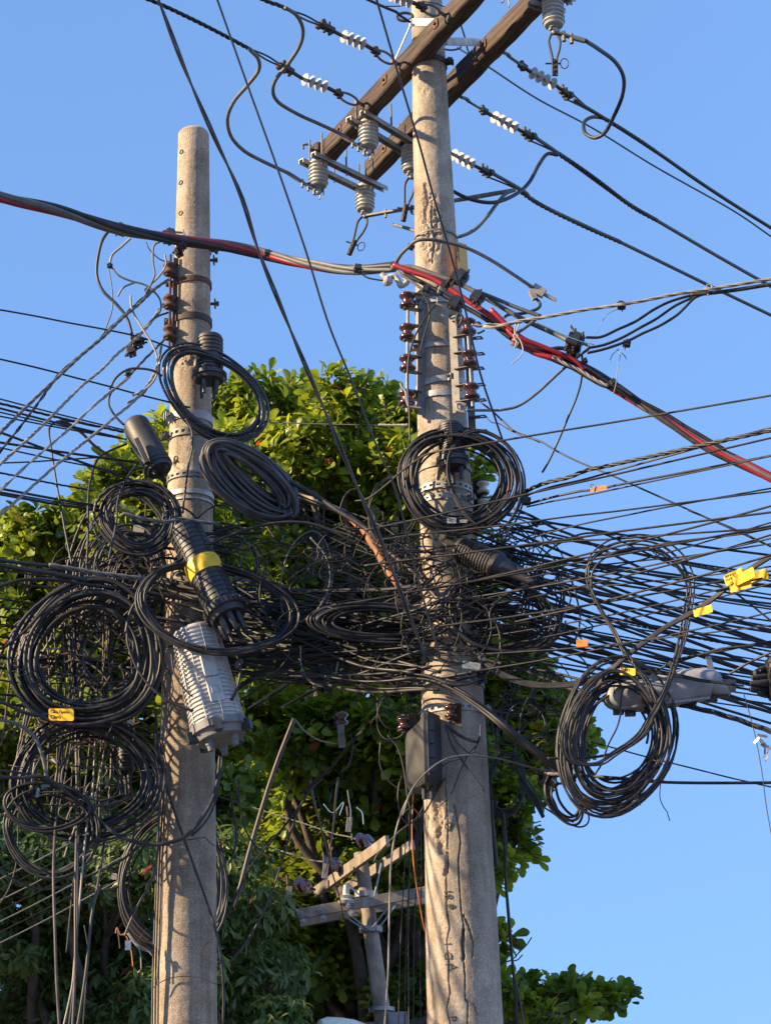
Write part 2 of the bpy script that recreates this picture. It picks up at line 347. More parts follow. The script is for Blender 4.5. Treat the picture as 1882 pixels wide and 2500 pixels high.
PL = Pole(320, 436.5, 511, 2500, 369, 532, 10.6, P(474, 317, 10.6)[2]-.03)
PR = Pole(0, 1003, 1079, 2495, 1041, 1229, 10.0, 9.35)
def build_pole(pl, label, m, nz, na, cuts, holes=[], rough=[], letters=None, hexed=0):
    base = pl.c(0.); o = thing('utility_pole', label, 'utility pole', base)
    zs = np.concatenate([np.linspace(0, 2.6, 14, endpoint=False), np.linspace(2.6, pl.ztop, nz)])
    nf = int(na*.8); ang = np.concatenate([np.linspace(-math.pi, 0, nf, endpoint=False), np.linspace(0, math.pi, na-nf, endpoint=False)])
    C = np.array([pl.c(z) for z in zs]); R = np.array([pl.r(z) for z in zs]); R[-1] *= .97
    nrm = np.stack([np.cos(ang), np.sin(ang), 0*ang], -1)
    if hexed: rr = 1+hexed*(np.cos((ang)*8)); 
    else: rr = 1+0*ang
    V = (C[:, None, :]+R[:, None, None]*rr[None, :, None]*nrm[None]).reshape(-1, 3); NN = np.tile(nrm, (len(zs), 1))
    X, Yp = proj(V); front = NN[:, 1] < .1
    disp = np.array([mn.noise(Vector(q)*Vector((9, 9, 1.6)))*.003+mn.noise(Vector(q)*38)*.0009 for q in V])
    for poly, wd, depth, rg in cuts:
        d = seg_dist(X, Yp, poly)+ (vnoise(V, 60)*rg if rg else 0)
        disp -= np.where(front, depth*np.clip(2.2*(1-(d/wd)), 0, 1), 0)
    for (x0, y0, x1, y1, dpt) in rough:
        u = (X-(x0+x1)/2)/((x1-x0)/2); v_ = (Yp-(y0+y1)/2)/((y1-y0)/2); msk = np.clip(1.5*(1-(u*u+v_*v_)), 0, 1)*front
        ii = np.where(msk > 0)[0]; nn = np.array([mn.noise(Vector(V[i])*22)+.6*mn.noise(Vector(V[i])*55) for i in ii])
        disp[ii] -= msk[ii]*dpt*np.clip(nn*1.5+.45, 0, 1.3)
    V2 = V+NN*disp[:, None]; k = na; n = len(zs)
    i = np.arange(n-1)[:, None]*k; j = np.arange(k)[None, :]; j2 = (j+1) % k
    q = np.stack([i+j, i+j2, i+k+j2, i+k+j], -1).reshape(-1, 4)
    mb = MB(); mb.add(V2, [q])
    # capped top with a worn rounded edge
    top = [V2[(n-1)*k:(n)*k]]; cc = C[-1]
    for f, dz in ((.9, .012), (.7, .018), (.35, .02)): top.append(cc+(top[0]-cc)*f+np.array([0, 0, dz]))
    mb2 = np.vstack(top); mb.add(mb2, [np.concatenate([np.stack([a*k+np.arange(k), a*k+(np.arange(k)+1) % k, (a+1)*k+(np.arange(k)+1) % k, (a+1)*k+np.arange(k)], -1) for a in range(3)]), (3*k+np.arange(k))[None]])
    mb.build('shaft', m, o, sharp=0)
    for (hx, hy) in holes:
        z = P(hx, hy, pl.Y)[2]; cx = proj(pl.c(z))[0]; r = pl.r(z); ct = pl.c(z); sx = np.clip((hx-cx)*mpp(ct)/r, -.95, .95); a = math.asin(sx)
        nv = np.array([math.sin(a), -math.cos(a), 0]); p = ct+nv*r
        h = MB(); h.lathe([(.016, -.03), (.016, .0035), (.0115, .0035), (.0115, -.028)], p, nv, 14); h.build('bolt_hole', 'dark_brown', o)
    return o
crack1 = parse('Q', '240,60 260,330 245,640 250,900 270,1010 250,1100 265,1260 262,1370 275,1450 250,1560 275,1665')
crack2 = parse('Q', '300,180 325,300 345,430 330,560 335,700 350,900 365,1000 355,1100 365,1230 375,1350 375,1500 395,1520 390,1665')
crack3 = parse('Q', '375,1490 440,1540 455,1600'); flake = parse('Q', '365,930 400,1000 430,1120 425,1210')
gash = parse('Q', '170,90 185,240 205,420 215,500'); gash2 = parse('Q', '245,480 255,580 240,650'); gash3 = parse('Q', '362,1030 360,1130 364,1220')
crackT = parse('D', '1040,70 1050,180 1035,260 1065,330 1050,400'); crackU = parse('D', '1080,180 1075,290 1095,380 1080,520'); crackV = parse('L', '520,1180 515,1300 530,1420 520,1526')
pr = build_pole(PR, 'thick tapering concrete utility pole, cracked and spalled, rising through the wooden cross arms', 'concrete_right', 1500, 280,
    [(crack1, 2.1, .014, 1.2), (crack2, 2.1, .014, 1.2), (crack3, 1.5, .008, .8), (flake, 3, .012, 2), (gash, 11, .022, 4), (gash2, 6, .02, 3), (gash3, 5, .02, 3), (crackT, 4, .014, 3), (crackU, 3, .014, 2), (crackV, 2, .01, 1.2)],
    rough=[(1018, 455, 1080, 660, .016), (1020, 190, 1050, 240, .006), (1030, 690, 1110, 745, .008), (1020, 1040, 1075, 1100, .008), (1068, 2235, 1095, 2320, .005), (1050, 1930, 1085, 2080, .012), (1040, 1150, 1120, 1230, .01)])
# stamped maker's letters on the front of the right pole
def stamp(txt, c, x, y, size):
    px, py = sp(c, x, y); z = P(px, py, PR.Y)[2]; ct = PR.c(z); a = math.asin(np.clip((px-proj(ct)[0])*mpp(ct)/PR.r(z), -.9, .9)); nv = np.array([math.sin(a), -math.cos(a), 0])
    xd = np.array([0, 0, -1.]); yd = np.array([math.cos(a), math.sin(a), 0])
    lettering(txt, size, ct+nv*(PR.r(z)+.0006), xd, yd, 'dark_brown', pr, 'stamped_letters', .0012)
for ch_, x_, y_ in (('1', 228, 790), ('8', 232, 825), ('P', 240, 890), ('a', 268, 900), ('I', 230, 1150), ('C', 232, 1210), ('H', 236, 1250), ('A', 262, 1290), ('C', 232, 340), ('P', 262, 1640)): stamp(ch_, 'Q', x_, y_, .055)
pl = build_pole(PL, 'shorter bare-topped concrete utility pole with three bolt holes near its flat top', 'concrete_left', 900, 120, [(parse('C', '1010,1090 1060,1060 1120,1110'), 9, .015, 5), (parse('F', '1190,640 1215,660'), 9, .02, 3)],
    holes=[sp('A', 348, 916), sp('A', 345, 1096), sp('A', 345, 1276), sp('F', 1205, 655)], rough=[(425, 840, 480, 905, .012), (470, 715, 512, 760, .004), (430, 1010, 500, 1110, .004), (395, 1290, 520, 1420, .006)])
# ---------------------------------------------------------------- straps round poles
def strap(pl, py, h, m, label, perf=False, lug=None, name='pole_strap', th=.004, tilt=0, group=None):
    z = P(proj(pl.c(5))[0], py, pl.Y)[2]; c = pl.c(z); r = pl.r(z)+.004
    m = 'galvanised' if m == 'steel' else m
    o = thing(name, label, 'pole strap', c, group); mb = MB(); n = 72
    def ring(z0, z1, a0, a1, s):
        a = np.linspace(a0, a1, s+1); zz = lambda q, t: np.stack([c[0]+(r+t)*np.cos(a), c[1]+(r+t)*np.sin(a), z+q+tilt*np.cos(a)], -1)
        v = np.vstack([zz(z0, th), zz(z1, th), zz(z0, 0), zz(z1, 0)]); m_ = s+1; j = np.arange(s)
        f = lambda a_, b_: np.stack([a_*m_+j, a_*m_+j+1, b_*m_+j+1, b_*m_+j], -1)
        mb.add(v, [f(0, 1), f(3, 2), f(2, 0), f(1, 3), np.array([[0, m_, 3*m_, 2*m_], [s, 2*m_+s, 3*m_+s, m_+s]])])
    if not perf: ring(-h/2, h/2, 0, 2*math.pi, n)
    else:
        k = int(2*math.pi*r/.038)
        for i in range(k):
            a0 = i*2*math.pi/k; a1 = (i+.55)*2*math.pi/k; a2 = (i+1)*2*math.pi/k
            ring(-h/2, -h*.2, a0, a1, 4); ring(h*.2, h/2, a0, a1, 4); ring(-h/2, h/2, a1, a2, 4)
    mb.build('band', m, o)
    if lug is not None:
        a = math.radians(lug); nv = np.array([math.sin(a), -math.cos(a), 0]); t = np.array([math.cos(a), math.sin(a), 0]); L = MB()
        for s_ in (-.012, .012): L.bar(c+nv*(r)+t*s_, c+nv*(r+.045)+t*s_, .005, h*.95)
        L.build('lug', m, o); b = MB(); q = c+nv*(r+.03); b.cyl(q-t*.04, q+t*.045, .006, 8); b.lathe([(.012, 0), (.012, .01)], q+t*.018, t, 6); b.lathe([(.012, 0), (.012, .01)], q-t*.03, t, 6); b.build('bolt', 'steel_dull', o)
    return o
strap(PR, 868-5, .028, 'steel', 'galvanised band crossing the right pole between the second and third spool insulators', lug=-60)
strap(PR, 755, .03, 'steel', 'topmost galvanised band on the right pole beneath the red cable', lug=-50)
strap(PR, 948, .034, 'steel', 'stepped galvanised band with a square hole on the right pole', lug=20, tilt=.012)
strap(PR, 982, .034, 'steel', 'lowest shiny band under the spool insulators on the right pole', lug=-62)
strap(PR, 1205, .036, 'steel', 'perforated strap on the right pole inside the cable ring', perf=True)
strap(PR, 1233, .03, 'steel', 'bright lower perforated strap within the cable ring on the right pole', perf=True, lug=50)
strap(PR, 1155, .022, 'steel_dull', 'narrow dull strap behind the upright dome closure on the right pole')
strap(PR, 1500, .03, 'steel_dull', 'strap half buried in the wire mass on the right pole')
strap(PR, 1678, .034, 'steel_dull', 'dull perforated strap just above the black box on the right pole', perf=True, lug=-75)
strap(PR, 1745, .034, 'steel', 'short perforated strap beside the rusty clamp on the right pole', perf=True, lug=60)
strap(PR, 160, .034, 'iron', 'dark iron collar on the right pole right under the front cross arm', lug=70)
strap(PR, 585, .01, 'steel_dull', 'thin tie band behind the yellow plate on the right pole')
strap(PL, 700, .034, 'rust', 'rusty band around the left pole between its worn spool insulators', lug=-70, tilt=.006)
strap(PL, 615, .012, 'rust', 'thin rusty band just below the red cable on the left pole', lug=85)
strap(PL, 1030, .05, 'steel', 'wide galvanised clamp on the left pole under the cable loop', lug=-55)
strap(PL, 1072, .045, 'steel_dull', 'perforated strap on the left pole beside the smooth black closure', perf=True, lug=-70)
strap(PL, 1176, .034, 'steel_dull', 'perforated strap on the left pole above the shiny twin band', perf=True)
strap(PL, 1218, .028, 'steel', 'shiny twin band on the left pole beneath the perforated strap', lug=-60)
strap(PL, 1226+9, .012, 'steel', 'thin lower steel band hugging the twin band on the left pole')
strap(PL, 790, .04, 'iron', 'iron bracket band behind the ribbed dome closure on the left pole', lug=-80)
# ---------------------------------------------------------------- wooden cross arms
b1a = PZ(800, 372, ZM); b1b = PZ(1152, -12, ZM); b2a = PZ(906, 418, ZM); b2b = PZ(1320, -12, ZM)
BD = (b1b-b1a)/np.linalg.norm(b1b-b1a); b1b = b1b+BD*.9; b2b = b2b+BD*.7
BN = np.cross([0, 0, 1.], BD)
BW, BH = .095, .125
def arm(a, b, label):
    o = thing('cross_arm', label, 'cross arm', (a+b)/2)
    n = 60; mb = MB(); e = .008; pr_ = [(-BW/2+e, -BH/2), (BW/2-e, -BH/2), (BW/2, -BH/2+e), (BW/2, BH/2-e), (BW/2-e, BH/2), (-BW/2+e, BH/2), (-BW/2, BH/2-e), (-BW/2, -BH/2+e)]
    v = []
    for i in range(n+1):
        c = a+(b-a)*i/n
        for (y, z) in pr_:
            p = c+BN*y+np.array([0, 0, z]); v.append(p+BN*mn.noise(Vector(p*9))*.007+np.array([0, 0, 1])*mn.noise(Vector(p*8+5))*.007)
    i = np.arange(n)[:, None]*8; j = np.arange(8)[None, :]; j2 = (j+1) % 8
    mb.add(v, [np.stack([i+j, i+j2, i+8+j2, i+8+j], -1).reshape(-1, 4), np.arange(8)[::-1][None], (np.arange(8)+n*8)[None]])
    t = mb.build('timber', 'old_wood', o, sharp=30)
    # grain runs along the timber: rotate the object so local x is its length
    ang = math.atan2(BD[1], BD[0]); R = Matrix.Rotation(-ang, 4, 'Z'); t.data.transform(R); t.rotation_euler = (0, 0, ang)
    for s in (.1, .32, .55):
        q = a+(b-a)*s; m_ = MB(); m_.cyl(q-BN*(BW/2+.02), q+BN*(BW/2+.02), .009, 8); m_.box(q-BN*(BW/2+.004), (.05, .006, .05), np.stack([BD, BN, [0, 0, 1]], 1)); m_.build('bolt', 'rust', o)
    return o
arm(b1a, b1b, 'weathered dark timber cross arm passing in front of the right pole'); arm(b2a, b2b, 'weathered timber cross arm passing behind the right pole')
def flatbar(label, p0, p1, w, h, m='white_bar', up=(0, 0, 1), name='brace', cat='brace'):
    mb = MB(); mb.bar(p0, p1, w, h, up); mb.cyl(np.asarray(p0)+[0, 0, -.015], np.asarray(p0)+[0, 0, .015], .008, 8); mb.cyl(np.asarray(p1)+[0, 0, -.015], np.asarray(p1)+[0, 0, .015], .008, 8); return tag(mb.build(name, m), label, cat)
flatbar('short pale flat bar across the pole above the front cross arm', PC('B', 245, 130, 9.84), PC('B', 400, 130, 9.78), .006, .05)
flatbar('slim white diagonal brace from pale bar down to the front cross arm', PC('B', 243, 145, 9.83), PC('B', 155, 345, 10.2), .028, .006, up=(0, -1, 0))
flatbar('pale flat bar joining the two timber cross arms right of the pole', PC('B', 450, 240, 9.75), PC('B', 715, 248, 9.95), .006, .05)
# galvanised double channels spanning both timbers
def channel(label, c, x0, y0, x1, y1, dz=-.075, side=.055):
    px0, py0 = sp(c, x0, y0); px1, py1 = sp(c, x1, y1); a = PZ(px0, py0, ZM+dz); b = PZ(px1, py1, ZM+dz); d = (b-a)/np.linalg.norm(b-a); nn = np.cross([0, 0, 1], d)
    o = thing('steel_channel', label, 'bracket', (a+b)/2)
    for s_ in (-side, side):
        m_ = MB(); m_.bar(a+nn*s_, b+nn*s_, .04, .005); m_.bar(a+nn*(s_+.018)+[0, 0, -.014], b+nn*(s_+.018)+[0, 0, -.014], .004, .026); m_.bar(a+nn*(s_-.018)+[0, 0, -.014], b+nn*(s_-.018)+[0, 0, -.014], .004, .026); m_.build('rail', 'galvanised', o)
    for t in (.12, .45, .8):
        q = a+(b-a)*t; m_ = MB(); m_.cyl(q+nn*side+[0, 0, -.05], q+nn*side+[0, 0, .17], .006, 8); m_.cyl(q-nn*side+[0, 0, -.05], q-nn*side+[0, 0, .17], .006, 8); m_.build('bolt', 'steel_dull', o)
    return a, b
ca = channel('upper double steel channel bridging both timbers beside the pole', 'A', 1350, 660, 1720, 885)
cb = channel('lower double steel channel at the far ends of both timbers', 'A', 1070, 905, 1490, 1110)
cc_ = channel('double steel channel at the top right end of the rear timber', 'B', 960, -25, 1160, 28)
# ---------------------------------------------------------------- grey ribbed pin insulators
def pin_ins(label, c, x, y, drop, blade=None):
    # c,x,y: centre of the body in the photo
    p = PZ(*sp(c, x, y), ZM-.17); top = p+[0, 0, .085]; o = thing('ribbed_insulator', label, 'insulator', top, 'grey ribbed insulators hung under the steel channels')
    R = .061; pr_ = [(.02, .03), (.045, .01), (R*.8, 0)]
    for i in range(6):
        z = -.005-i*.026; pr_ += [(R*.80, z), (R*(1-.0*i), z-.006), (R, z-.012), (R*.80, z-.018)]
    pr_ += [(R*.9, -.158), (R*.82, -.168), (R*.5, -.172), (.02, -.172)]
    m_ = MB(); m_.lathe([(r, -z) for r, z in pr_], top, (0, 0, -1), 28); m_.build('body', 'porcelain', o, sharp=28)
    m_ = MB(); m_.lathe([(.028, 0), (.03, .012), (.02, .02), (.018, .04), (.012, .05)], top-[0, 0, .172], (0, 0, -1), 12); m_.bar(top-[0, 0, .195]+BN*.03, top-[0, 0, .195]-BN*.03, .02, .012); m_.build('cap', 'steel', o)
    m_ = MB(); m_.cyl(top, top+[0, 0, .06], .012, 8); m_.build('pin', 'steel_dull', o)
    bot = top-[0, 0, .21]
    if blade:
        e = PZ(*sp(c, *blade), bot[2]-.33) if False else P(*sp(c, *blade), bot[1]+.03)
        d = (e-bot)/np.linalg.norm(e-bot); sd_ = np.cross(d, [0, 1, 0]); sd_ /= np.linalg.norm(sd_); L = np.linalg.norm(e-bot)
        m_ = MB()
        m_.tube(smooth([bot+sd_*.012, bot+sd_*.03+d*.05, bot+sd_*.026+d*L*.4, bot+sd_*.012+d*L*.62, e+sd_*.01], 5), .0075, 6)
        m_.tube(smooth([bot-sd_*.012, bot-sd_*.03+d*.05, bot-sd_*.022+d*L*.4, bot-sd_*.012+d*L*.62, e-sd_*.01], 5), .0075, 6)
        m_.bar(bot+d*L*.62, e, .03, .012); m_.build('blade', 'iron', o)
        m_ = MB(); q = bot+d*L*.72; m_.cyl(q-sd_*.05, q+sd_*.03, .005, 6)
        m_.tube([q+sd_*.03+sd_*.022*(1-math.cos(t))+d*.03*math.sin(t) for t in np.linspace(0, 6.28, 12)], .003, 5); m_.build('pull_ring', 'iron', o)
        m_ = MB(); 
        for t in (.68, .8, .9): m_.cyl(bot+d*L*t-[0, .02, 0], bot+d*L*t+[0, .02, 0], .008, 6)
        m_.build('rivets', 'iron', o)
    else:
        m_ = MB(); m_.tube(smooth([bot, bot+[.012, 0, -.02], bot+[.004, 0, -.05]], 5), .005, 6); m_.tube([bot+[.03, 0, .03], bot+[.032, 0, -.03]], .004, 6); m_.tube(smooth([bot+[-.01, 0, .01], bot+[-.025, 0, -.012], bot+[-.012, 0, -.02]], 5), .005, 6); m_.build('cotter_pins', 'steel', o)
    return bot
i1 = pin_ins('grey ribbed insulator under the upper channel beside the pole, level with the front timber', 'A', 1425, 785, 0)
i2 = pin_ins('grey ribbed insulator under the leftmost end of the lower channel', 'A', 1135, 1015, 0)
i3 = pin_ins('grey ribbed insulator with a hanging steel blade, under the right end of the lower channel', 'A', 1405, 1155, 0, blade=(1313, 1480))
i4 = pin_ins('grey ribbed insulator half hidden behind the right pole, blade dangling below', 'B', 245, 925, 0, blade=(200, 1285))
i5 = pin_ins('large grey ribbed insulator at the top edge of the photo with a long forked blade', 'B', 1070, 75, 0, blade=(1080, 440))
# ---------------------------------------------------------------- dead-end strings of white sheds
def string(label, pts, sheds, at_beam, w=.0042):
    # pts = (beam end, shed start, shed end, clamp, wire end) in src px, all at cross-arm height
    q = [PZ(x, y, ZM) for x, y in pts]; o = thing('dead_end_insulator', label, 'insulator', q[0], 'white shed insulator strings pulling on the timbers')
    m_ = MB(); m_.tube([q[1], q[2]], .010, 8); m_.build('core', 'steel_dull', o)
    d = q[2]-q[1]; L = np.linalg.norm(d); d /= L
    m_ = MB()
    for i in range(sheds):
        c = q[1]+d*L*(i+.5)/sheds; m_.lathe([(.011, -.014), (.015, -.005), (.034, -.001), (.038, .001), (.036, .003), (.018, .006), (.011, .014)], c, d, 24)
    m_.build('sheds', 'white_polymer', o, sharp=50)
    # shackle chain to the timber
    e = q[0]; v = e-q[1]; Lv = np.linalg.norm(v); v /= Lv; sd_ = np.cross(v, [0, 0, 1.]); sd_ /= np.linalg.norm(sd_)
    m_ = MB(); m_.tube([q[1], q[1]+v*Lv*.35], .012, 8); m_.cyl(q[1]+v*Lv*.33-[0, 0, .03], q[1]+v*Lv*.33+[0, 0, .03], .014, 8); m_.box(q[1]+v*Lv*.3, (.06, .035, .03), np.stack([v, sd_, np.cross(v, sd_)], 1)); m_.build('clevis', 'iron', o)
    m_ = MB(); c = q[1]+v*Lv*.62; rr = Lv*.2+.012
    m_.tube([c+v*rr*1.15*math.cos(t)+(sd_*.7+np.array([0, 0, .7]))*.026*math.sin(t) for t in np.linspace(0, 6.28, 20)], .0075, 7); m_.tube(smooth([c+v*rr*.8, e-v*.02+[0, 0, .01], e+v*.03], 4), .011, 7); m_.build('hook', 'steel_dull', o)
    m_ = MB(); a, b = q[2], q[3]; x = (b-a)/np.linalg.norm(b-a); s2 = np.cross(x, [0, 0, 1.]); s2 /= np.linalg.norm(s2)
    m_.tube([a, a+(b-a)*.5], .011, 8); m_.box(b-x*.03, (.09, .04, .035), np.stack([x, s2, np.cross(x, s2)], 1), .3)
    for t in (-.045, -.005): m_.cyl(b+x*t-[0, 0, .04], b+x*t+[0, 0, .045], .01, 6)
    m_.cyl(b+x*.02-s2*.03, b+x*.02+s2*.03, .02, 10); m_.build('clamp', 'iron', o)
    if len(pts) > 4:
        f = q[4]
        for s_ in (-.018, .018):
            m_ = MB(); m_.tube(smooth([b+[0, 0, s_]+s2*s_, (b+f)/2+[0, 0, s_*.8], f], 5), .0055, 6); m_.build('preformed_grip', 'iron', o)
    return q
string('white shed string at the upper left, nearest the pale diagonal brace', [sp('A', 1590, 375), sp('A', 1410, 262), sp('A', 1268, 205), sp('A', 1165, 150), sp('A', 955, 55)], 4, 0)
string('white shed string left of the pole, level with the grey insulator below', [sp('A', 1385, 612), sp('A', 1190, 510), sp('A', 1040, 455), sp('A', 935, 388), sp('A', 740, 285)], 4, 0)
string('white shed string cut by the top edge above the front timber', [sp('B', 425, 85), sp('B', 255, 15), sp('B', 120, -35), sp('B', 20, -90)], 4, 0)
string('white shed string under the forked blade, right of the rear timber', [sp('B', 795, 315), sp('B', 935, 415), sp('B', 1085, 495), sp('B', 1150, 550), sp('B', 1330, 670)], 4, 0)
string('white shed string in the middle right of the pole, hooked to the rear timber', [sp('B', 555, 575), sp('B', 712, 670), sp('B', 862, 748), sp('B', 935, 790), sp('B', 1095, 890)], 4, 0)
string('lowest white shed string emerging from behind the right pole', [sp('B', 330, 800), sp('B', 478, 890), sp('B', 610, 960), sp('B', 690, 1002), sp('B', 865, 1100)], 4, 0)
g_ = 'aluminium conductors pulled off the white shed strings'
# ring + thin stay at top left of the pole
cab('B', '0,0 100,45 160,70 185,92 240,128', 'z', 7, 'iron', 'dark stay wire ending in a link at the pale bar', ext='b', name='stay_wire', cat='wire')
cab('B', '60,35 180,35 300,12 380,18 440,40', [9.7, 9.8], 3, 'iron', 'thin wire draped round the head of the right pole', name='tie_wire', cat='wire')
m_ = MB(); c = PC('B', 210, 98, 9.85); m_.tube([c+np.array([.045*math.cos(t), 0, .028*math.sin(t)]) for t in np.linspace(0, 6.3, 22)], .009, 7); tag(m_.build('chain_link', 'iron'), 'heavy iron link hanging at the left end of the pale bar', 'link')
cab('B', '530,130 555,210 575,290 600,325 720,405 980,575 1300,745 1665,970 2100,1215 2336,1375', [10.2, 11.6], 4.5, 'cable_grey', 'thin bluish wire passing under the top right jumper loop', ext='e', name='wire', cat='wire')
cab('B', '510,275 560,305 600,328', 10.25, 4, 'iron', 'short tail of wire looped beside the pale bar', name='wire', cat='wire')
m_ = MB(); c = PC('B', 480, 272, 10.2); m_.tube([c+np.array([.055*math.cos(t), 0, .022*math.sin(t)]) for t in np.linspace(0, 6.3, 22)], .006, 7); tag(m_.build('eye_ring', 'iron'), 'thin iron eye ring under the pale bar between the timbers', 'ring')
# conductors
cab('A', '-200,-120 150,-3 400,110 620,222 745,290', 'z', 11, 'cable_black', 'spiral wrapped conductor arriving from the top left to the middle string', ext='b', tw=3, pitch=52, group=g_, name='conductor', cat='conductor')
cab('A', '500,-150 820,0 900,28 955,55', 'z', 11, 'cable_black', 'short spiral wrapped conductor at the top edge feeding the upper left string', ext='b', tw=3, pitch=52, group=g_, name='conductor', cat='conductor')
cab('S', '1458,281 1489,298 1545,333 1600,370', 'z', 11, 'cable_black', 'spiral wrap on the topmost right hand conductor', tw=3, pitch=46, name='armour_rod', cat='conductor')
cab('S', '1400,244 1489,298 1600,370 1700,440 1791,500 1882,557', 'z', 9, 'cable_black', 'topmost conductor running off to the right edge', ext='e', group=g_, name='conductor', cat='conductor', E=15)
cab('S', '1361,374 1440,428 1536,500 1602,538', 'z', 12, 'cable_black', 'spiral wrap on the middle right hand conductor', tw=3, pitch=50, name='armour_rod', cat='conductor')
cab('S', '1300,332 1362,374 1536,500 1602,538 1750,625 1882,700', 'z', 9, 'cable_grey', 'middle conductor running down to the right edge', ext='e', group=g_, name='conductor', cat='conductor', E=15)
cab('S', '1264,463 1319,500 1420,550 1513,591', 'z', 12, 'cable_black', 'spiral wrap on the lowest right hand conductor', tw=3, pitch=50, name='armour_rod', cat='conductor')
cab('S', '1200,422 1278,467 1319,500 1513,591 1728,696 1882,770', 'z', 9, 'cable_grey', 'lowest conductor running down to the right edge under the grey trunk cable', ext='e', group=g_, name='conductor', cat='conductor', E=15)
# jumpers
g_ = 'stiff grey jumper cables'
def jumper(label, c, s, Y, lug, w=9.5, m='cable_grey'):
    q = path3(c, s, Y); o = thing('jumper_cable', label, 'cable', q[0], g_); mb = MB(); mb.tube(q, w/2*mpp(q[len(q)//2]), 10); mb.build('cable', m, o, sharp=0)
    if lug is not None:
        mb = MB(); a = q[-1]; b = lug; mb.tube(np.linspace(a, a+(b-a)*.45, 4), [.013, .015, .015, .012], 8); mb.bar(a+(b-a)*.4, b, .028, .012)
        for t in (.5, .68, .86): mb.cyl(a+(b-a)*t-[0, 0, .035], a+(b-a)*t+[0, 0, .02], .009, 6)
        mb.build('lug', 'steel_dull', o)
jumper('grey jumper dropping in an S from the upper left string to the pole side insulator', 'A', '945,45 1010,90 1045,170 1030,260 965,365 890,460 872,530 905,595 1020,665 1130,715 1240,765', [9.3, i1[1]], i1)
jumper('grey jumper bulging left over the sky toward the leftmost ribbed insulator', 'A', '735,285 785,340 788,410 720,500 645,590 608,690 628,790 700,872 800,930 950,1000', [9.6, i2[1]], i2)
jumper('grey jumper from the bladed insulator passing behind the pole to the lowest conductor', 'D', '860,305 980,340 1100,385 1220,378 1320,340 1400,260 1460,180 1510,125 1560,105', [i3[1], 10.6, 10.7, 10.8], i3)
jumper('dark grey jumper sweeping from behind the pole up to the middle conductor', 'B', '330,1010 480,1105 600,1160 730,1175 850,1130 930,1060 985,960 1035,895 1095,900', [10.5, 10.6, 10.9, 11.0], None, m='cable_black')
jumper('black jumper looping round in the upper right sky from the large ribbed insulator', 'B', '1255,235 1340,290 1430,360 1478,450 1470,560 1420,680 1370,770 1310,800 1255,770 1250,710 1300,680 1370,690 1430,725', [i5[1], 10.6, 11.0], None, m='cable_black')
m_ = MB(); a = PC('B', 1255, 238, i5[1]); m_.bar(i5, i5+(a-i5)*.6, .028, .012); m_.tube([i5+(a-i5)*.55, a], .015, 8)
for t in (.3, .55): m_.cyl(i5+(a-i5)*t-[0, 0, .04], i5+(a-i5)*t+[0, 0, .02], .012, 6)
tag(m_.build('cable_lug', 'steel_dull'), 'crimped lug joining the black loop to the large ribbed insulator', 'lug')
# little extras at the ends of the lower channel
cab('A', '1050,865 1045,845 1075,838 1100,855 1125,872', 11.1, 6, 'cable_grey', 'tiny bent wire hook on the left end of the lower channel', name='wire_hook', cat='wire')
m_ = MB(); c = PZ(*sp('A', 1135, 880), ZM+.02); m_.lathe([(.03, 0), (.03, .05), (.02, .06)], c, (0, 0, 1), 10); m_.cyl(c-BN*.06, c+BN*.06, .012, 8); tag(m_.build('rusted_fitting', 'rust'), 'rusty fitting where the lower channel meets the front timber', 'fitting')
cab('B', '790,-20 780,10 765,15', 9.0, 4, 'cable_pale', 'curled pale wire tip at the very top edge', name='wire', cat='wire')
cab('B', '800,-20 815,15 812,42', 9.0, 4, 'cable_pale', 'straight pale wire tip at the very top edge', name='wire', cat='wire')
# ---------------------------------------------------------------- far pole in front of the trees
YF = 22.
def OF(x, y, dy=0): return PC('O', x, y, YF+dy)
o = thing('utility_pole', 'small leaning concrete pole far behind, carrying two pairs of arms before the trees', 'utility pole', OF(1350, 4300)*[1, 1, 0])
m_ = MB(); a = OF(985, 560); b = OF(1165, 1880); d = (b-a); T = -a[2]/d[2]; e = a+d*T
m_.tube(np.linspace(a, e, 30), np.linspace(50*.32432*mpp(a), 110*.32432*mpp(e)*.95, 30), 24); m_.build('shaft', 'concrete_far', o, sharp=40)
def bf(p0, p1, w, h, m='steel_dull', nm='arm'):
    q = MB(); q.bar(p0, p1, w, h); return q.build(nm, m, o)
bf(OF(505, 1025, -.25), OF(1500, 850, -.05), .05, .11, 'concrete_far'); bf(OF(535, 1085, .12), OF(1500, 905, .3), .05, .10, 'concrete_far')
bf(OF(650, 860, .35), OF(1190, 470, -.8), .05, .12, 'concrete_far'); bf(OF(820, 870, .75), OF(1380, 500, -.4), .05, .11, 'concrete_far')
for p in ((865, 1000, 1050, 1140), (1195, 975, 1065, 1140), (1250, 960, 1110, 1150), (870, 1040, 1010, 1135), (885, 790, 985, 885), (1145, 640, 1090, 890)): bf(OF(p[0], p[1], -.15), OF(p[2], p[3], -.12), .035, .012, 'steel', 'brace')
for y in (885, 1150):
    c = a+d*((y-560)/1320); q = MB(); q.lathe([(.125, -.03), (.125, .03)], c, (0, 0, 1), 20); q.build('collar', 'steel', o)
c = a+d*((1745-560)/1320); q = MB(); q.lathe([(.14, -.02), (.14, .02)], c, (0, 0, 1), 20); q.build('collar', 'steel', o)
for (x, y) in ((535, 1020), (688, 990), (895, 950), (560, 1078), (708, 1052), (920, 1012)):
    c = OF(x, y, -.31); q = MB(); q.lathe([(.035, 0), (.035, .02), (.015, .02), (.015, .05)], c+[0, .03, 0], (0, -1, 0), 12); q.build('washer', 'steel', o)
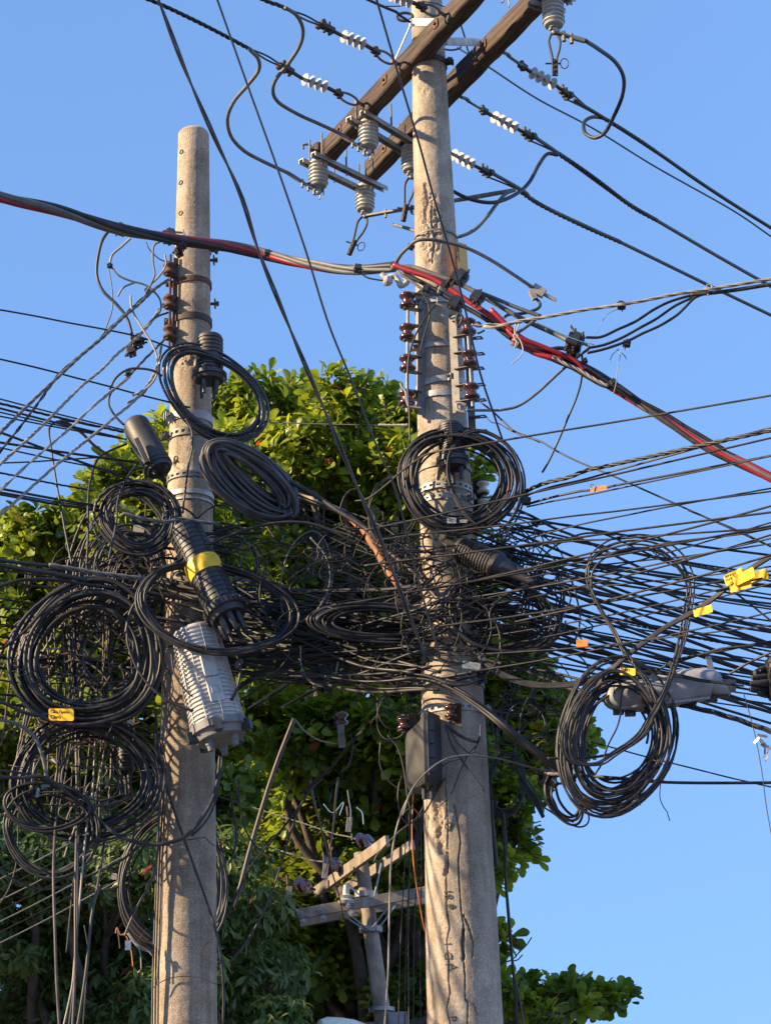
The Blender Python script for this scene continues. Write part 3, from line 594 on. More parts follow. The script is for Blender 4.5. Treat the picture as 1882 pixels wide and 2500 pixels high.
c = OF(880, 925, -.25); q = MB(); q.lathe([(.08, 0), (.1, .03), (.06, .05), (.09, .08), (.04, .1), (.03, .2)], c-[0, 0, .03], (0, 0, 1), 14); q.build('pin_insulator', 'porcelain', o)
def disc_pair(label, x0, y0, x1, y1, hx, hy, tail):
    a = OF(x0, y0, -.1); b = OF(x1, y1, -.12); t = thing('disc_insulator', label, 'insulator', a, 'paired glass disc insulators on the far pole')
    ax = np.array([.8, -.85, .25]); ax = ax/np.linalg.norm(ax)
    for c in (a, b):
        m = MB(); m.lathe([(.012, -.03), (.03, -.02), (.082, .0), (.086, .01), (.068, .018), (.072, .024), (.05, .027), (.052, .033), (.028, .036), (.012, .05)], c, ax, 24); m.build('disc', 'brown_glaze', t)
    m = MB(); m.tube([a, b, OF(hx, hy, -.1)], .014, 7); m.build('link', 'iron', t)
disc_pair('paired brown glass discs at the uppermost arm of the far pole', 990, 467, 1045, 478, 1170, 500, 0)
disc_pair('paired brown glass discs in the middle of the upper arm of the far pole', 745, 650, 803, 655, 830, 690, 0)
disc_pair('paired brown glass discs left of the far pole, hanging free of the leaves', 530, 805, 578, 815, 650, 840, 0)
g_ = 'twisted lines held by the glass discs of the far pole'
cab('O', '180,220 400,290 575,345 780,415 900,440 965,462', [23, 22], 4, 'cable_grey', 'twisted line meeting the uppermost pair of glass discs', tw=2, ext='b', group=g_, name='conductor', cat='conductor')
cab('O', '310,520 450,565 600,612 720,630', [23, 22], 4, 'cable_grey', 'twisted line meeting the middle pair of glass discs', tw=2, ext='b', group=g_, name='conductor', cat='conductor')
cab('O', '400,765 450,780 505,800', [22.4, 22], 4, 'cable_grey', 'twisted line meeting the lowest pair of glass discs', tw=2, ext='b', group=g_, name='conductor', cat='conductor')
def cutout(label, x, y):
    c = OF(x, y, -.4); t = thing('line_connector', label, 'connector', c, 'small grey line taps near the far pole')
    m = MB(); m.bar(c+[0, 0, .08], c-[.02, 0, .08], .06, .04, up=(0, 1, 0)); m.build('body', 'steel_dull', t)
    m = MB(); m.cyl(c+[-.02, 0, .1], c+[-.03, 0, .2], .015, 6); m.cyl(c+[.02, 0, -.1], c+[.02, 0, -.17], .015, 6); m.build('bolts', 'iron', t)
cutout('small grey line tap dangling above the uppermost glass discs', 908, 350); cutout('small grey line tap below the middle glass discs', 730, 700); cutout('small grey line tap beside the free hanging glass discs', 455, 870)
cab('O', '455,900 470,920 420,980 375,1030', 21.5, 3, 'cable_grey', 'thin split lead trailing left from the grey tap', name='wire', cat='wire'); cab('O', '470,915 520,960 545,985', 21.5, 3, 'cable_grey', 'thin split lead trailing right from the grey tap', name='wire', cat='wire')
cab('O', '910,330 915,250 900,160 890,90', 21.5, 3.5, 'cable_grey', 'frayed lead above the uppermost grey tap', name='wire', cat='wire')
cab('O', '710,195 780,260 860,180 830,280', 21.5, 2.5, 'cable_blue', 'bluish ribbon scraps caught in the leaves over the far pole', name='ribbon', cat='ribbon'); cab('O', '960,220 1000,260 1010,350', 21.5, 3, 'cable_blue', 'loose bluish strip hanging right of the ribbon scraps', name='ribbon', cat='ribbon')
t = thing('street_lamp', 'street lamp head with its arm at the bottom edge, fixed to the far pole', 'street lamp', OF(740, 1850, -.5))
m = MB(); c = OF(665, 1838, -.6); e = OF(810, 1850, -.5); m.lathe([(.01, 0), (.08, .02), (.115, .1), (.12, .25), (.11, .4), (.07, .56), (.045, .6)], c-[0, 0, .05], e-c, 20); m.build('lamp_head', 'pale_tag', t)
m = MB(); m.tube([e-[0, 0, .04], OF(1100, 1842, -.1)-[0, 0, .03]], .045, 10); m.build('arm', 'rust', t)
t = thing('junction_box', 'small pale grey box on the right side of the far pole at the bottom edge', 'junction box', OF(1260, 1850, -.1)); m = MB(); m.bar(OF(1262, 1765, -.1), OF(1275, 2000, -.1), .2, .16, up=(0, 1, 0), ch=.08); m.build('case', 'mid_grey', t); m = MB(); m.bar(OF(1230, 1775, -.16), OF(1238, 1990, -.16), .03, .03, up=(0, 1, 0)); m.build('hinge', 'steel', t)
# long rusty rod and orange duct
for (lab, s, w, m1, YY) in (('thick brown steel rod slanting down from the wire mass between the poles', '718,1755 670,1880 620,2040 575,2210', 11, 'cable_brown', 11.2),): cab('S', s, YY, w, m1, lab, ext='', name='stay_rod', cat='rod')
def duct(label, c, s, Y, w, m1, half=True):
    q = path3(c, s, Y, m=12); T = np.gradient(q, axis=0); T /= np.linalg.norm(T, axis=1)[:, None]; up = np.array([0.15, -.5, .85]); n = len(q); R = w/2*mpp(q[0]); V = []
    angs = np.linspace(-2.0, 2.0, 11)
    for rad in (R, R*.86):
        for i in range(n):
            s_ = np.cross(T[i], up); s_ /= np.linalg.norm(s_); u_ = np.cross(s_, T[i]); k = 1+.12*math.sin(i*.7)
            for a in angs: V.append(q[i]+rad*k*(s_*math.sin(a)+u_*math.cos(a)))
    V = np.array(V); m = 11; i = np.arange(n-1)[:, None]*m; j = np.arange(m-1)[None, :]; f = np.stack([i+j, i+j+1, i+m+j+1, i+m+j], -1).reshape(-1, 4)
    e = np.arange(n-1)*m; off = n*m; ed = [np.stack([e, e+m, e+m+off, e+off], -1), np.stack([e+m-1, e+m-1+off, e+2*m-1+off, e+2*m-1], -1)]
    mb = MB(); mb.add(V, [f, f[:, ::-1]+off]+ed); return tag(mb.build('cable_duct', m1, sharp=40), label, 'duct')
duct('split orange duct curving down between the two poles behind the wires', 'W', '630,1068 690,1085 740,1110 785,1145 810,1185', [10.35, 10.15], 17, 'cream_duct')
duct('rust orange lower length of the split duct meeting the right pole', 'W', '735,1105 780,1140 812,1185 840,1235 872,1280', [10.2, 9.98], 20, 'orange_duct')
duct('broken orange duct scrap sticking out left of the tilted closure', 'I', '120,1020 170,1010 215,960', 10.1, 14, 'orange_duct')
# ---------------------------------------------------------------- spool insulator racks
def spool(o, c, ax=(0, 0, 1), R=.040, m='brown_glaze', H=.072):
    m_ = MB(); h = H/2
    m_.lathe([(.01, -h), (R*.8, -h), (R*.98, -h*.82), (R, -h*.62), (R*.86, -h*.45), (R*.62, -h*.22), (R*.58, 0), (R*.62, h*.22), (R*.86, h*.45), (R, h*.62), (R*.98, h*.82), (R*.8, h), (.01, h)], c, ax, 28)
    m_.build('spool', m, o, sharp=60)
def rack(label, c, spools, rod, chan, Y, side, m='brown_glaze', metal='steel_dull', arms=True, R=.045):
    a = PC(c, *rod[0], Y); b = PC(c, *rod[1], Y); o = thing('insulator_rack', label, 'insulator rack', (a+b)/2)
    q = MB(); q.cyl(a, b, .0085, 10); q.build('rod', 'steel' if metal != 'rust' else 'rust', o)
    ca_, cb_ = PC(c, *chan[0], Y+.03), PC(c, *chan[1], Y+.03); q = MB(); q.bar(ca_, cb_, .045, .006, up=(side*.5, -1, 0)); q.build('channel', metal, o)
    for (x, y) in spools:
        p = PC(c, x, y, Y); spool(o, p, R=R, m=m, H=R*1.85)
        if arms:
            for s_ in (-1, 1):
                z = s_*(R*.93+.005); t = (p[2]+z-ca_[2])/(cb_[2]-ca_[2]); w_ = ca_+(cb_-ca_)*t; q = MB(); e = p+np.array([0, 0, z]); dd = (e-w_)/np.linalg.norm(e-w_)
                q.bar(w_, e+dd*.025, .036, .005); q.build('arm', metal, o)
    return o
rack('tall rack with four brown spool insulators on the left side of the right pole', 'H', [(315, 182), (315, 440), (315, 692), (308, 975)], [(320, 120), (312, 1085)], [(435, 200), (425, 1110)], 9.86, 1)
rack('rack of three brown spool insulators on the right side of the right pole', 'H', [(808, 395), (822, 655), (836, 922)], [(800, 330), (845, 1040)], [(680, 290), (715, 1090)], 9.80, -1)
def tabs(label, pts, Y):
    o = thing('slotted_bracket', label, 'bracket', PC('H', *pts[0], Y)); q = MB(); q.bar(PC('H', 800, 330, Y+.03), PC('H', 840, 1230, Y+.03), .04, .006, up=(0, -1, 0)); q.build('back_plate', 'steel_dull', o)
    for (x, y) in pts:
        p = PC('H', x, y, Y); r = PC('H', x-110, y+10, Y+.03); d = (p-r)/np.linalg.norm(p-r); s_ = np.cross(d, [0, 0, 1.]); q = MB()
        for k in (-1, 1): q.bar(r+s_*k*.014, p+s_*k*.014+d*.02, .010, .005)
        q.bar(r, p-d*.014, .02, .0052); q.bar(p+d*.012, p+d*.022, .036, .0052); q.build('tab', 'steel_dull', o)
tabs('row of empty holed bracket tabs sticking out behind the right pole', [(880, 365), (893, 483), (907, 612), (905, 730), (912, 862), (920, 988), (925, 1122), (935, 1240)], 10.09)
rack('rack of three rusted spool insulators on the left side of the left pole', 'C', [(985, 565), (985, 757), (985, 935)], [(992, 480), (985, 1020)], [(1030, 500), (1020, 1010)], 10.5, 1, m='rust', metal='rust', R=.039)
for (lab, x, y) in (('rusty through bolt on the right edge of the left pole below the red cable', 1245, 512), ('rusty through bolt with square washers on the right edge of the left pole, lower one', 1252, 765)):
    c = PC('C', x, y, 10.62); q = MB(); q.cyl(c-[.05, 0, 0], c+[.02, 0, 0], .009, 8); q.box(c-[.002, 0, 0], (.008, .045, .05)); q.lathe([(.015, 0), (.015, .014)], c+[.006, 0, 0], (1, 0, 0), 6); tag(q.build('through_bolt', 'rust'), lab, 'bolt')
rack('single rusty spool clamp on the right pole under the sagging black bundle', 'L', [(555, 800)], [(555, 740), (555, 880)], [(600, 740), (600, 880)], 9.78, -1, m='brown_glaze', metal='rust', R=.032)
rack('dirty brown spool insulator beside the left side of the black box', 'L', [(235, 880)], [(235, 820), (235, 940)], [(290, 820), (290, 940)], 9.85, 1, metal='iron', R=.032)
rack('pale spool insulator with blue neck behind the cable ring right of the right pole', 'I', [(775, 530), (780, 650)], [(775, 480), (782, 700)], [(730, 480), (735, 700)], 10.05, -1, m='pale_tag', metal='iron', R=.034)
rack('brown spool clamp in front of the lower left side of the big right coil', 'M', [(150, 1660)], [(115, 1600), (165, 1735)], [(110, 1600), (120, 1720)], 9.95, 1, metal='iron', R=.04)
rack('dark strain spool with hanging steel plate in the leaves between the poles', 'J', [(1485, 1540)], [(1485, 1490), (1485, 1600)], [(1460, 1490), (1460, 1600)], 10.3, 1, metal='iron', R=.032, arms=False)
q = MB(); q.bar(PC('J', 1475, 1580, 10.28), PC('J', 1485, 1735, 10.28), .036, .006, up=(0, -1, 0)); q.cyl(PC('J', 1470, 1630, 10.24), PC('J', 1470, 1630, 10.32), .01, 8); tag(q.build('steel_plate', 'steel_dull'), 'rusty upright steel plate below the dark strain spool', 'plate')
# ---------------------------------------------------------------- splice closures
def basis(ax):
    ax = ax/np.linalg.norm(ax); x = np.cross(ax, [0, 1., 0]); x /= np.linalg.norm(x); return ax, x, np.cross(ax, x)
def closure(label, top, bot, r0, r1, ribs, m, flange, fr, ports=3, dome=.5, ribh=.004, Y=None, portlen=.09, long=0, mf=None, teeth=0, pr=.013):
    ax, x, y = basis(bot-top); L = np.linalg.norm(bot-top); o = thing('splice_closure', label, 'splice closure', top)
    pr_ = [(r0*math.sin(t), r0*dome*(1-math.cos(t))) for t in np.linspace(.12, math.pi/2, 7)]
    R = lambda d: r0+(r1-r0)*d/L
    d0 = r0*dome+.01; body = L-flange
    for i in range(ribs):
        a = d0+(body-d0)*(i+.2)/ribs; w_ = min(.006, (body-d0)/ribs*.3); pr_ += [(R(a), a-w_), (R(a)+ribh, a-w_*.5), (R(a)+ribh, a+w_*.5), (R(a), a+w_)]
    pr_ += [(R(body), body)]
    q = MB(); q.lathe(pr_+[(R(body)*.5, body+.005)], top, ax, 36)
    for i in range(long):
        t = i*2*math.pi/long; dv = x*math.cos(t)+y*math.sin(t); q.bar(top+ax*d0+dv*(R(d0)+.001), top+ax*body+dv*(R(body)+.001), .005, ribh*2, up=dv)
    q.build('dome', m, o, sharp=30)
    q = MB(); q.lathe([(R(body)*.9, body-.006), (fr*.92, body), (fr, body+.008), (fr, body+flange*.55), (fr*.9, body+flange*.6), (fr*.82, body+flange), (.01, body+flange)], top, ax, 36)
    if teeth:
        for i in range(teeth):
            t = i*2*math.pi/teeth; dv = x*math.cos(t)+y*math.sin(t); q.box(top+ax*(body+flange*.3)+dv*fr, (.012, fr*.13, flange*.5), np.stack([dv, np.cross(ax, dv), ax], 1))
    q.build('base', mf or m, o, sharp=35)
    for i in range(ports):
        t = i*2*math.pi/ports+.5; dv = x*math.cos(t)+y*math.sin(t); c = top+ax*(body+flange)+dv*fr*.5; q = MB(); q.lathe([(pr, -.01), (pr*1.05, 0), (pr, portlen*.5), (pr*.82, portlen*.55), (pr*.75, portlen)], c, ax, 12); q.build('cable_port', mf or m, o)
    return o, ax, x, y, top, L
def px2(c, x, y, Y): return PC(c, x, y, Y)
s_ = .4204*mpp(px2('C', 1220, 1000, 10.3))
closure('ribbed upright black dome closure strapped to the front of the left pole', px2('C', 1220, 940, 10.33), px2('C', 1216, 1215, 10.33), 72*s_, 77*s_, 9, 'plastic_dusty', .05, 103*s_, 4, .35, ribh=.005, mf='plastic')
closure('smooth rounded black closure tilted left of the left pole', px2('F', 905, 345, 10.3), px2('F', 1085, 690, 10.2), 92*.36036*mpp(px2('F', 1000, 500, 10.3)), 98*.36036*mpp(px2('F', 1000, 500, 10.3)), 0, 'plastic_dusty', .05, 100*.36036*mpp(px2('F', 1000, 500, 10.3)), 3, .75, portlen=.03, mf='plastic')
q = MB(); a, b = px2('F', 925, 480, 10.13), px2('F', 1000, 640, 10.1); q.bar(a, b, .03, .03, up=(0, -1, 0), ch=.3); tag(q.build('closure_clip', 'plastic'), 'long latch bar along the front of the smooth rounded closure', 'latch')
s_ = .36036*mpp(px2('J', 560, 560, 10.1))
t0, b0 = px2('J', 410, 245, 10.12), px2('J', 720, 860, 9.98)
o, ax, x, y, tp, L = closure('long ribbed black closure with a yellow ring, leaning across the left pole', t0, b0, 112*s_, 116*s_, 17, 'plastic', .075, 142*s_, 7, .25, ribh=.0045, long=8, teeth=28, portlen=.11, pr=.017)
q = MB(); r = 121*s_; e = L*.50; q.lathe([(r*.9, e-.066), (r*1.02, e-.062), (r*1.05, e-.04), (r*1.02, e-.015), (r*1.05, e+.008), (r*1.02, e+.034), (r*.9, e+.036)], tp, ax, 40); q.build('yellow_ring', 'yellow', o)
s_ = .36036*mpp(px2('J', 560, 1300, 10.15))
t0, b0 = px2('J', 485, 935, 10.12), px2('J', 668, 1680, 10.08)
o, ax, x, y, tp, L = closure('long ribbed pale grey closure with a dark end cap, below the yellow ringed one', t0, b0, 152*s_, 178*s_, 22, 'grey_plastic', .085, 195*s_, 3, .12, ribh=.008, long=10, mf='mid_grey', teeth=10, portlen=.06, pr=.022)
fr_ = -np.cross(ax, np.cross(ax, np.array([.35, -1, 0.1]))); fr_ = fr_/np.linalg.norm(fr_); sx = np.cross(ax, fr_)
for k, (t, l_) in enumerate(((.42, .12), (.64, .13))):
    c = tp+ax*L*t+fr_*(168*s_)+sx*.012; q = MB(); q.bar(c-ax*l_/2, c+ax*l_/2, .075, .02, up=fr_, ch=.2); q.build('raised_panel', 'grey_plastic', o)
c = tp+ax*L*.64+fr_*(168*s_+.0115)+sx*.012; q = MB(); q.tube([c+sx*.018*math.cos(t)+ax*.018*math.sin(t) for t in np.linspace(0, 6.3, 20)], .0022, 5); q.tube([c+(sx+ax)*.03*.7, c+(sx-ax)*.03*.7, c+(-sx-ax)*.03*.7, c+(ax-sx)*.03*.7, c+(sx+ax)*.03*.7], .0018, 5); q.build('embossed_mark', 'grey_plastic', o)
for k in range(5):
    a_ = k*1.25+.3; dv = x*math.cos(a_)+y*math.sin(a_); q = MB(); q.box(tp+ax*(L-.03)+dv*195*s_, (.05, .04, .06), np.stack([dv, np.cross(ax, dv), ax], 1), .25); q.cyl(tp+ax*(L-.08)+dv*.21*1, tp+ax*(L-.079)+dv*.21, .001, 3) if 0 else None; q.build('lock_clip', 'plastic', o)
s_ = .33898*mpp(px2('N', 900, 350, 10.4))
closure('black ribbed closure hanging inside the big lower left coil', px2('N', 900, 195, 10.45), px2('N', 905, 400, 10.45), 55*s_, 62*s_, 5, 'plastic', .03, 70*s_, 3, .4, portlen=.12)
s_ = .36036*mpp(px2('I', 555, 200, 9.7))
closure('upright ribbed black dome closure inside the ring on the right pole', px2('I', 552, 85, 9.72), px2('I', 572, 395, 9.72), 80*s_, 84*s_, 13, 'plastic', .06, 112*s_, 3, .3, ribh=.004, long=4, portlen=.07)
s_ = .36036*mpp(px2('I', 700, 1000, 9.8))
o, ax, x, y, tp, L = closure('ribbed black closure lying aslant to the right in front of the right pole', px2('I', 590, 935, 9.8), px2('I', 900, 1075, 9.72), 80*s_, 100*s_, 12, 'plastic_dusty', .05, 102*s_, 1, .3, ribh=.005, long=4, portlen=.02, mf='plastic')
q = MB(); q.lathe([(85*s_, 0), (75*s_, .03), (45*s_, .08), (30*s_, .13), (22*s_, .2)], tp+ax*L*.97, ax, 18); q.lathe([(38*s_, 0), (34*s_, .06), (20*s_, .12)], tp+ax*L*.97+x*.03, ax, 12); q.build('rubber_boot', 'plastic', o)
# black box
o = thing('junction_box', 'black plastic box hanging on the left flank of the right pole, dappled by wire shadows', 'junction box', px2('L', 375, 1050, 9.8))
a = px2('L', 345, 820, 9.77); hgt = (a-px2('L', 350, 1300, 9.77))[2]; pf = [px2('L', 318, 830, 9.80), px2('L', 395, 822, 9.70), px2('L', 462, 845, 9.84)]
def prism(quad, z0, z1, m, nm, e=.0):
    q_ = MB(); n = len(quad); v = np.array([(p[0], p[1], z1) for p in quad]+[(p[0], p[1], z0) for p in quad]); i = np.arange(n); q_.add(v, [np.stack([i, i+n, (i+1) % n+n, (i+1) % n], -1), i[None], (i[::-1]+n)[None]]); return q_.build(nm, m, o)
z1 = a[2]; z0 = z1-hgt; X0 = px2('L', 248, 1000, 9.82)[0]; X1 = px2('L', 385, 1000, 9.7)[0]; X2 = px2('L', 490, 1000, 9.8)[0]
n = 10; V = []
for i in range(n+1):
    t = i/n; z = z0+(z1-z0)*t; ins = .03*max(0, 1-t*7)**2; tl = max(0, (t-.78)/.22)
    V += [(X0+ins+tl*.10, 9.84, z), (X0+.012+ins+tl*.10, 9.80+ins, z), (X1-.01+.01*tl, 9.68+ins, z), (X1+.01, 9.68+ins, z), (X2-ins, 9.80, z), (X2-ins, 9.95, z), (X0+ins+tl*.10, 9.95, z)]
k = 7; i = np.arange(n)[:, None]*k; j = np.arange(k)[None, :]; j2 = (j+1) % k; q = MB(); q.add(V, [np.stack([i+j, i+j2, i+k+j2, i+k+j], -1).reshape(-1, 4), np.arange(k)[::-1][None], (np.arange(k)+n*k)[None]]); q.build('case', 'plastic_dusty', o)
for t in (.22, .42, .62, .8):
    z = z0+(z1-z0)*t; q = MB(); q.bar([X1+.028, 9.692, z-.03], [X1+.028, 9.692, z+.03], .03, .016, up=(0.5, -1, 0)); q.build('latch', 'plastic', o)
q = MB(); q.bar([X1+.012, 9.675, z0+.03], [X1+.012, 9.675, z1-.01], .008, .012, up=(.2, -1, 0)); q.build('lid_rim', 'plastic', o)
for t in (.3, .6):
    q = MB(); q.cyl([X0+.05+t*.12, 9.8, z0+.01], [X0+.05+t*.12, 9.8, z0-.06], .012, 10); q.build('cable_gland', 'plastic', o)
# far right grey aerial closure
YR = 9.6
o = thing('aerial_closure', 'big grey clamshell closure slung among the cables at the right, behind the cable rings', 'splice closure', px2('M', 1000, 1060, YR))
sec = [(545, 1100, 45), (565, 1105, 85), (620, 1105, 108), (720, 1100, 118), (850, 1088, 122), (960, 1068, 124), (1080, 1048, 124), (1200, 1030, 112), (1265, 1030, 98), (1300, 1050, 62), (1370, 1072, 42), (1390, 1075, 22)]
C_ = np.array([px2('M', x, y, YR) for x, y, r in sec]); R_ = np.array([r*.36036 for *_, r in sec])*mpp(C_[0]); q = MB(); q.tube(smooth(C_, 4), np.interp(np.linspace(0, len(sec)-1, (len(sec)-1)*4+1), np.arange(len(sec)), R_), 24); q.build('shell', 'shell_grey', o, sharp=50)
q = MB(); q.bar(px2('M', 640, 1190, YR-.06), px2('M', 1250, 1120, YR-.05), .012, .012, up=(0, -1, 0)); q.build('seam', 'shell_grey', o)
for (x, y) in ((630, 1215), (710, 1225), (835, 1205), (1120, 1155), (1262, 1130), (1335, 1100)): q = MB(); q.box(px2('M', x, y, YR), (.05, .04, .025)); q.build('latch', 'plastic', o)
q = MB(); q.bar(px2('M', 1235, 840, YR), px2('M', 1260, 945, YR), .03, .01, up=(0, -1, 0)); q.build('hanger', 'steel', o)
q = MB(); q.tube([px2('M', 1370, 1000, YR), px2('M', 1370, 1080, YR+.01)], .04, 12); q.build('end_cap', 'mid_grey', o)
o = thing('splice_closure', 'dark multi-port closure entering at the right edge beside the big grey one', 'splice closure', px2('M', 1600, 1000, YR-.05))
q = MB(); c = px2('M', 1635, 1000, YR-.05); ax = px2('M', 1900, 985, YR-.05)-c; q.lathe([(.03, 0), (.10, .005), (.115, .02), (.115, .05), (.10, .06), (.10, .5), (.05, .56)], c, ax, 28); q.build('body', 'plastic_dusty', o)
for (dx, dy, ln) in ((0, -70, 90), (0, -30, 110), (0, 15, 120), (0, 60, 120), (0, 90, 60), (10, -85, 60)): a = px2('M', 1640+dx, 1005+dy, YR-.08+abs(dy)*.0008); b = px2('M', 1640-ln, 1010+dy*.9, YR-.08); q = MB(); q.tube(np.linspace(a, b, 5), [.02, .021, .018, .017, .011], 10); q.build('cable_port', 'plastic_dusty', o)
# ---------------------------------------------------------------- trunk power bundle: grey, black and red insulated conductors
def bundle(label, c, s, Y, w, conds, pitchpx, ext='', name='power_cable_bundle', R=1.0):
    q = path3(c, s, Y, ext, m=14, E=5.); T = np.gradient(q, axis=0); T /= np.linalg.norm(T, axis=1)[:, None]; Nn, B = frames(T)
    ss = np.concatenate([[0], np.cumsum(np.linalg.norm(np.diff(q, axis=0), axis=1))]); o = thing(name, label, 'cable bundle', q[len(q)//2]); mp = mpp(q[len(q)//2]); n = len(conds)
    U = np.arange(0, ss[-1], .03); f = lambda A: np.stack([np.interp(U, ss, A[:, i]) for i in range(3)], 1); qq, nn, bb = f(q), f(Nn), f(B)
    for j, (m, wd) in enumerate(conds):
        a = 2*math.pi*(U/(pitchpx*mp)+j/n)+.35*np.sin(U*1.9+j); rr = w*mp*.5*(.62+.14*np.sin(U*2.3+j*2)); mb = MB(); mb.tube(qq+rr[:, None]*(np.cos(a)[:, None]*nn+np.sin(a)[:, None]*bb), wd/2*mp, 12); mb.build('conductor', m, o, sharp=0)
    return o
bundle('thick twisted bundle of grey, black and red cables from the left edge across both poles', 'W', '-120,385 0,425 120,452 250,492 380,517 470,528 560,545 670,570 760,583 860,577', [9.6, 9.9, 10.2, 9.75], 24,
    [('cable_grey', 13), ('cable_red', 14), ('cable_black', 16), ('cable_black', 13), ('cable_grey', 10)], 760, ext='b')
g_ = 'insulated phase cables crossing the head of the right pole'
cab('W', '845,578 890,577 930,590 1000,617 1060,650 1130,690 1200,722 1225,735', [9.72, 9.6, 9.5], 12, 'cable_grey', 'upper grey phase cable running from the trunk bundle to the black tap clamp', group=g_, name='phase_cable')
cab('W', '850,572 890,587 940,605 1010,650 1070,690 1110,725 1150,760 1215,778', [9.7, 9.6, 9.5], 14, 'cable_red', 'red phase cable crossing in front of the right pole', group=g_, name='phase_cable')
cab('W', '1060,668 1120,725 1170,748 1235,775 1262,798', [9.48, 9.5], 12, 'cable_red', 'second red phase cable to the right of the right pole, bound to the first', name='phase_cable')
cab('W', '870,590 920,615 980,650 1050,690 1110,735 1180,770 1250,800', [9.72, 9.62, 9.55], 12, 'cable_black', 'black phase cable lowest of those crossing the right pole', group=g_, name='phase_cable')
cab('W', '1130,740 1170,755 1210,752 1250,760', [9.5, 9.5], 10, 'cable_black', 'short black sleeve cable beside the red ones at the tap', name='phase_cable')
cab('D', '870,530 900,480 940,440 990,400 1060,392 1150,405 1280,440 1420,510 1560,600 1665,670 1700,685', [9.75, 9.55, 9.6, 9.7], 9, 'cable_grey', 'bare grey neutral arching over the right pole and ending in a clamp at right', name='neutral_cable')
cab('E', '285,530 320,560 325,590 290,612 220,630 150,635 120,650', [9.7, 9.6], 8, 'cable_black', 'short bent cable under the pale parallel groove clamp', name='cable_tail')
cab('D', '880,575 910,600 970,640 1040,690 1120,715', [9.65, 9.6], 8, 'cable_grey', 'small grey tap cable under the red phase on the pole', name='tap_cable')
cab('E', '-40,500 60,540 180,590 330,645', [9.55, 9.5], 10, 'cable_grey', 'grey cable stub ending right of the pole above the twisted drop', name='phase_cable')
cab('E', '330,640 270,690 200,740', [9.5, 9.5], 8, 'cable_grey', 'short grey cable stub slanting under the twisted drop', name='phase_cable')
cab('E', '90,1190 0,1190 -100,1190', [9.6, 9.5], 7, 'cable_grey', 'grey lead reaching the lowest right hand spool', name='tap_cable')
cab('E', '90,1190 200,1165 310,1090 440,970 560,870 610,825 560,790 500,695', [9.6, 9.6, 9.5], 7, 'cable_grey', 'grey lead curving up from the right rack to the black tap clamp', name='tap_cable')
cab('E', '570,870 568,1000 540,1110 490,1230 440,1350 380,1480 340,1550', [9.5, 9.8], 5.5, 'cable_black', 'black lead dropping from the tap clamp to the right end of the ring', name='tap_cable')
bundle('red, grey and black trunk bundle descending from the tap clamp to the right edge', 'W', '1105,735 1180,765 1258,795 1330,838 1400,885 1470,930 1530,966 1600,1000 1665,1032 1760,1075', [9.5, 9.6, 9.5, 9.4], 20,
    [('cable_red', 14), ('cable_grey', 12), ('cable_red', 10), ('cable_black', 14), ('cable_grey', 8)], 800, ext='e')
cab('E', '420,900 520,950 620,1010 700,1050 790,1060 900,1130 1060,1215 1180,1290 1250,1330 1400,1420', [9.55, 9.45], 9, 'cable_black', 'dark cable separating below the red bundle toward the right edge', name='phase_cable')
cab('E', '400,880 470,920 560,960 640,1010 720,1050', [9.48, 9.45], 9, 'cable_pale', 'twisted bare neutral on the underside of the red bundle', tw=3, name='neutral_cable')
# clamps (black tap connectors)
def clamp(label, c, x, y, Y, sz=1., m='plastic', stubs=3, rot=30, parts=1):
    p = px2(c, x, y, Y); o = thing('tap_connector', label, 'connector', p); s = CR[c][2]*mpp(p)*sz; g = random.Random(x*3+y)
    r = math.radians(rot); X = np.array([math.cos(r), 0, -math.sin(r)]); Z = np.array([math.sin(r), 0, math.cos(r)]); R = np.stack([X, [0, 1, 0], Z], 1)
    q = MB(); q.box(p+Z*14*s, (70*s, 44*s, 26*s), R, .25); q.box(p-Z*14*s, (66*s, 50*s, 24*s), R, .25); q.box(p+[0, -.2*44*s, 0], (30*s, 56*s, 64*s), R, .2); q.build('body', m, o)
    for k in range(stubs):
        a = p+X*(g.uniform(-26, 26)*s); q = MB(); e = a+Z*s*g.uniform(40, 62)*(1 if k % 2 == 0 else -1)+X*g.uniform(-14, 14)*s; q.cyl(a, e, 5.5*s, 7); q.lathe([(11*s, 0), (11*s, 9*s)], a+(e-a)*.55, e-a, 6); q.build('bolt', 'iron', o)
    return o
clamp('black tap connector on the trunk bundle left of the left pole', 'C', 700, 335, 10.05, 1.0); clamp('black tap connector where the trunk bundle meets the left pole', 'C', 985, 375, 10.05, 1.15, stubs=4, rot=60)
clamp('second black tap connector directly right of it on the left pole', 'C', 1060, 415, 10.02, .9, rot=15); clamp('iron tap under the trunk bundle touching the left pole face', 'C', 1040, 470, 10.1, .7, 'iron', rot=60)
clamp('long black connector hanging in the sky left of the left pole', 'C', 795, 985, 10.3, 1.1, rot=75, stubs=4); clamp('lower half of the hanging black connector with bolts', 'C', 765, 1045, 10.3, .8, 'iron', rot=70, stubs=4)
clamp('small clip where the thin leads meet at far left of the pole', 'C', 640, 545, 10.3, .45, rot=0); clamp('small black splice on the twisted drop below the hanging leads', 'C', 860, 690, 10.4, .5, rot=50, stubs=0); clamp('tiny black clip on the lower twisted drop', 'C', 745, 1168, 10.3, .5, rot=80)
clamp('cable tie knot with a spike on the trunk bundle between the poles', 'D', 125, 470, 9.95, .55, rot=95, stubs=1); clamp('cable tie with an upright tail on the bundle near the right pole', 'D', 650, 560, 9.72, .7, rot=100, stubs=1)
clamp('black tap connector on the arching grey neutral at the right pole', 'D', 958, 435, 9.68, .55, rot=30); clamp('black connector beneath the crossing red cable, left one', 'D', 1050, 680, 9.6, .65, rot=20); clamp('black connector on the red cable just above the top spool band', 'D', 1160, 655, 9.55, .7, rot=40)
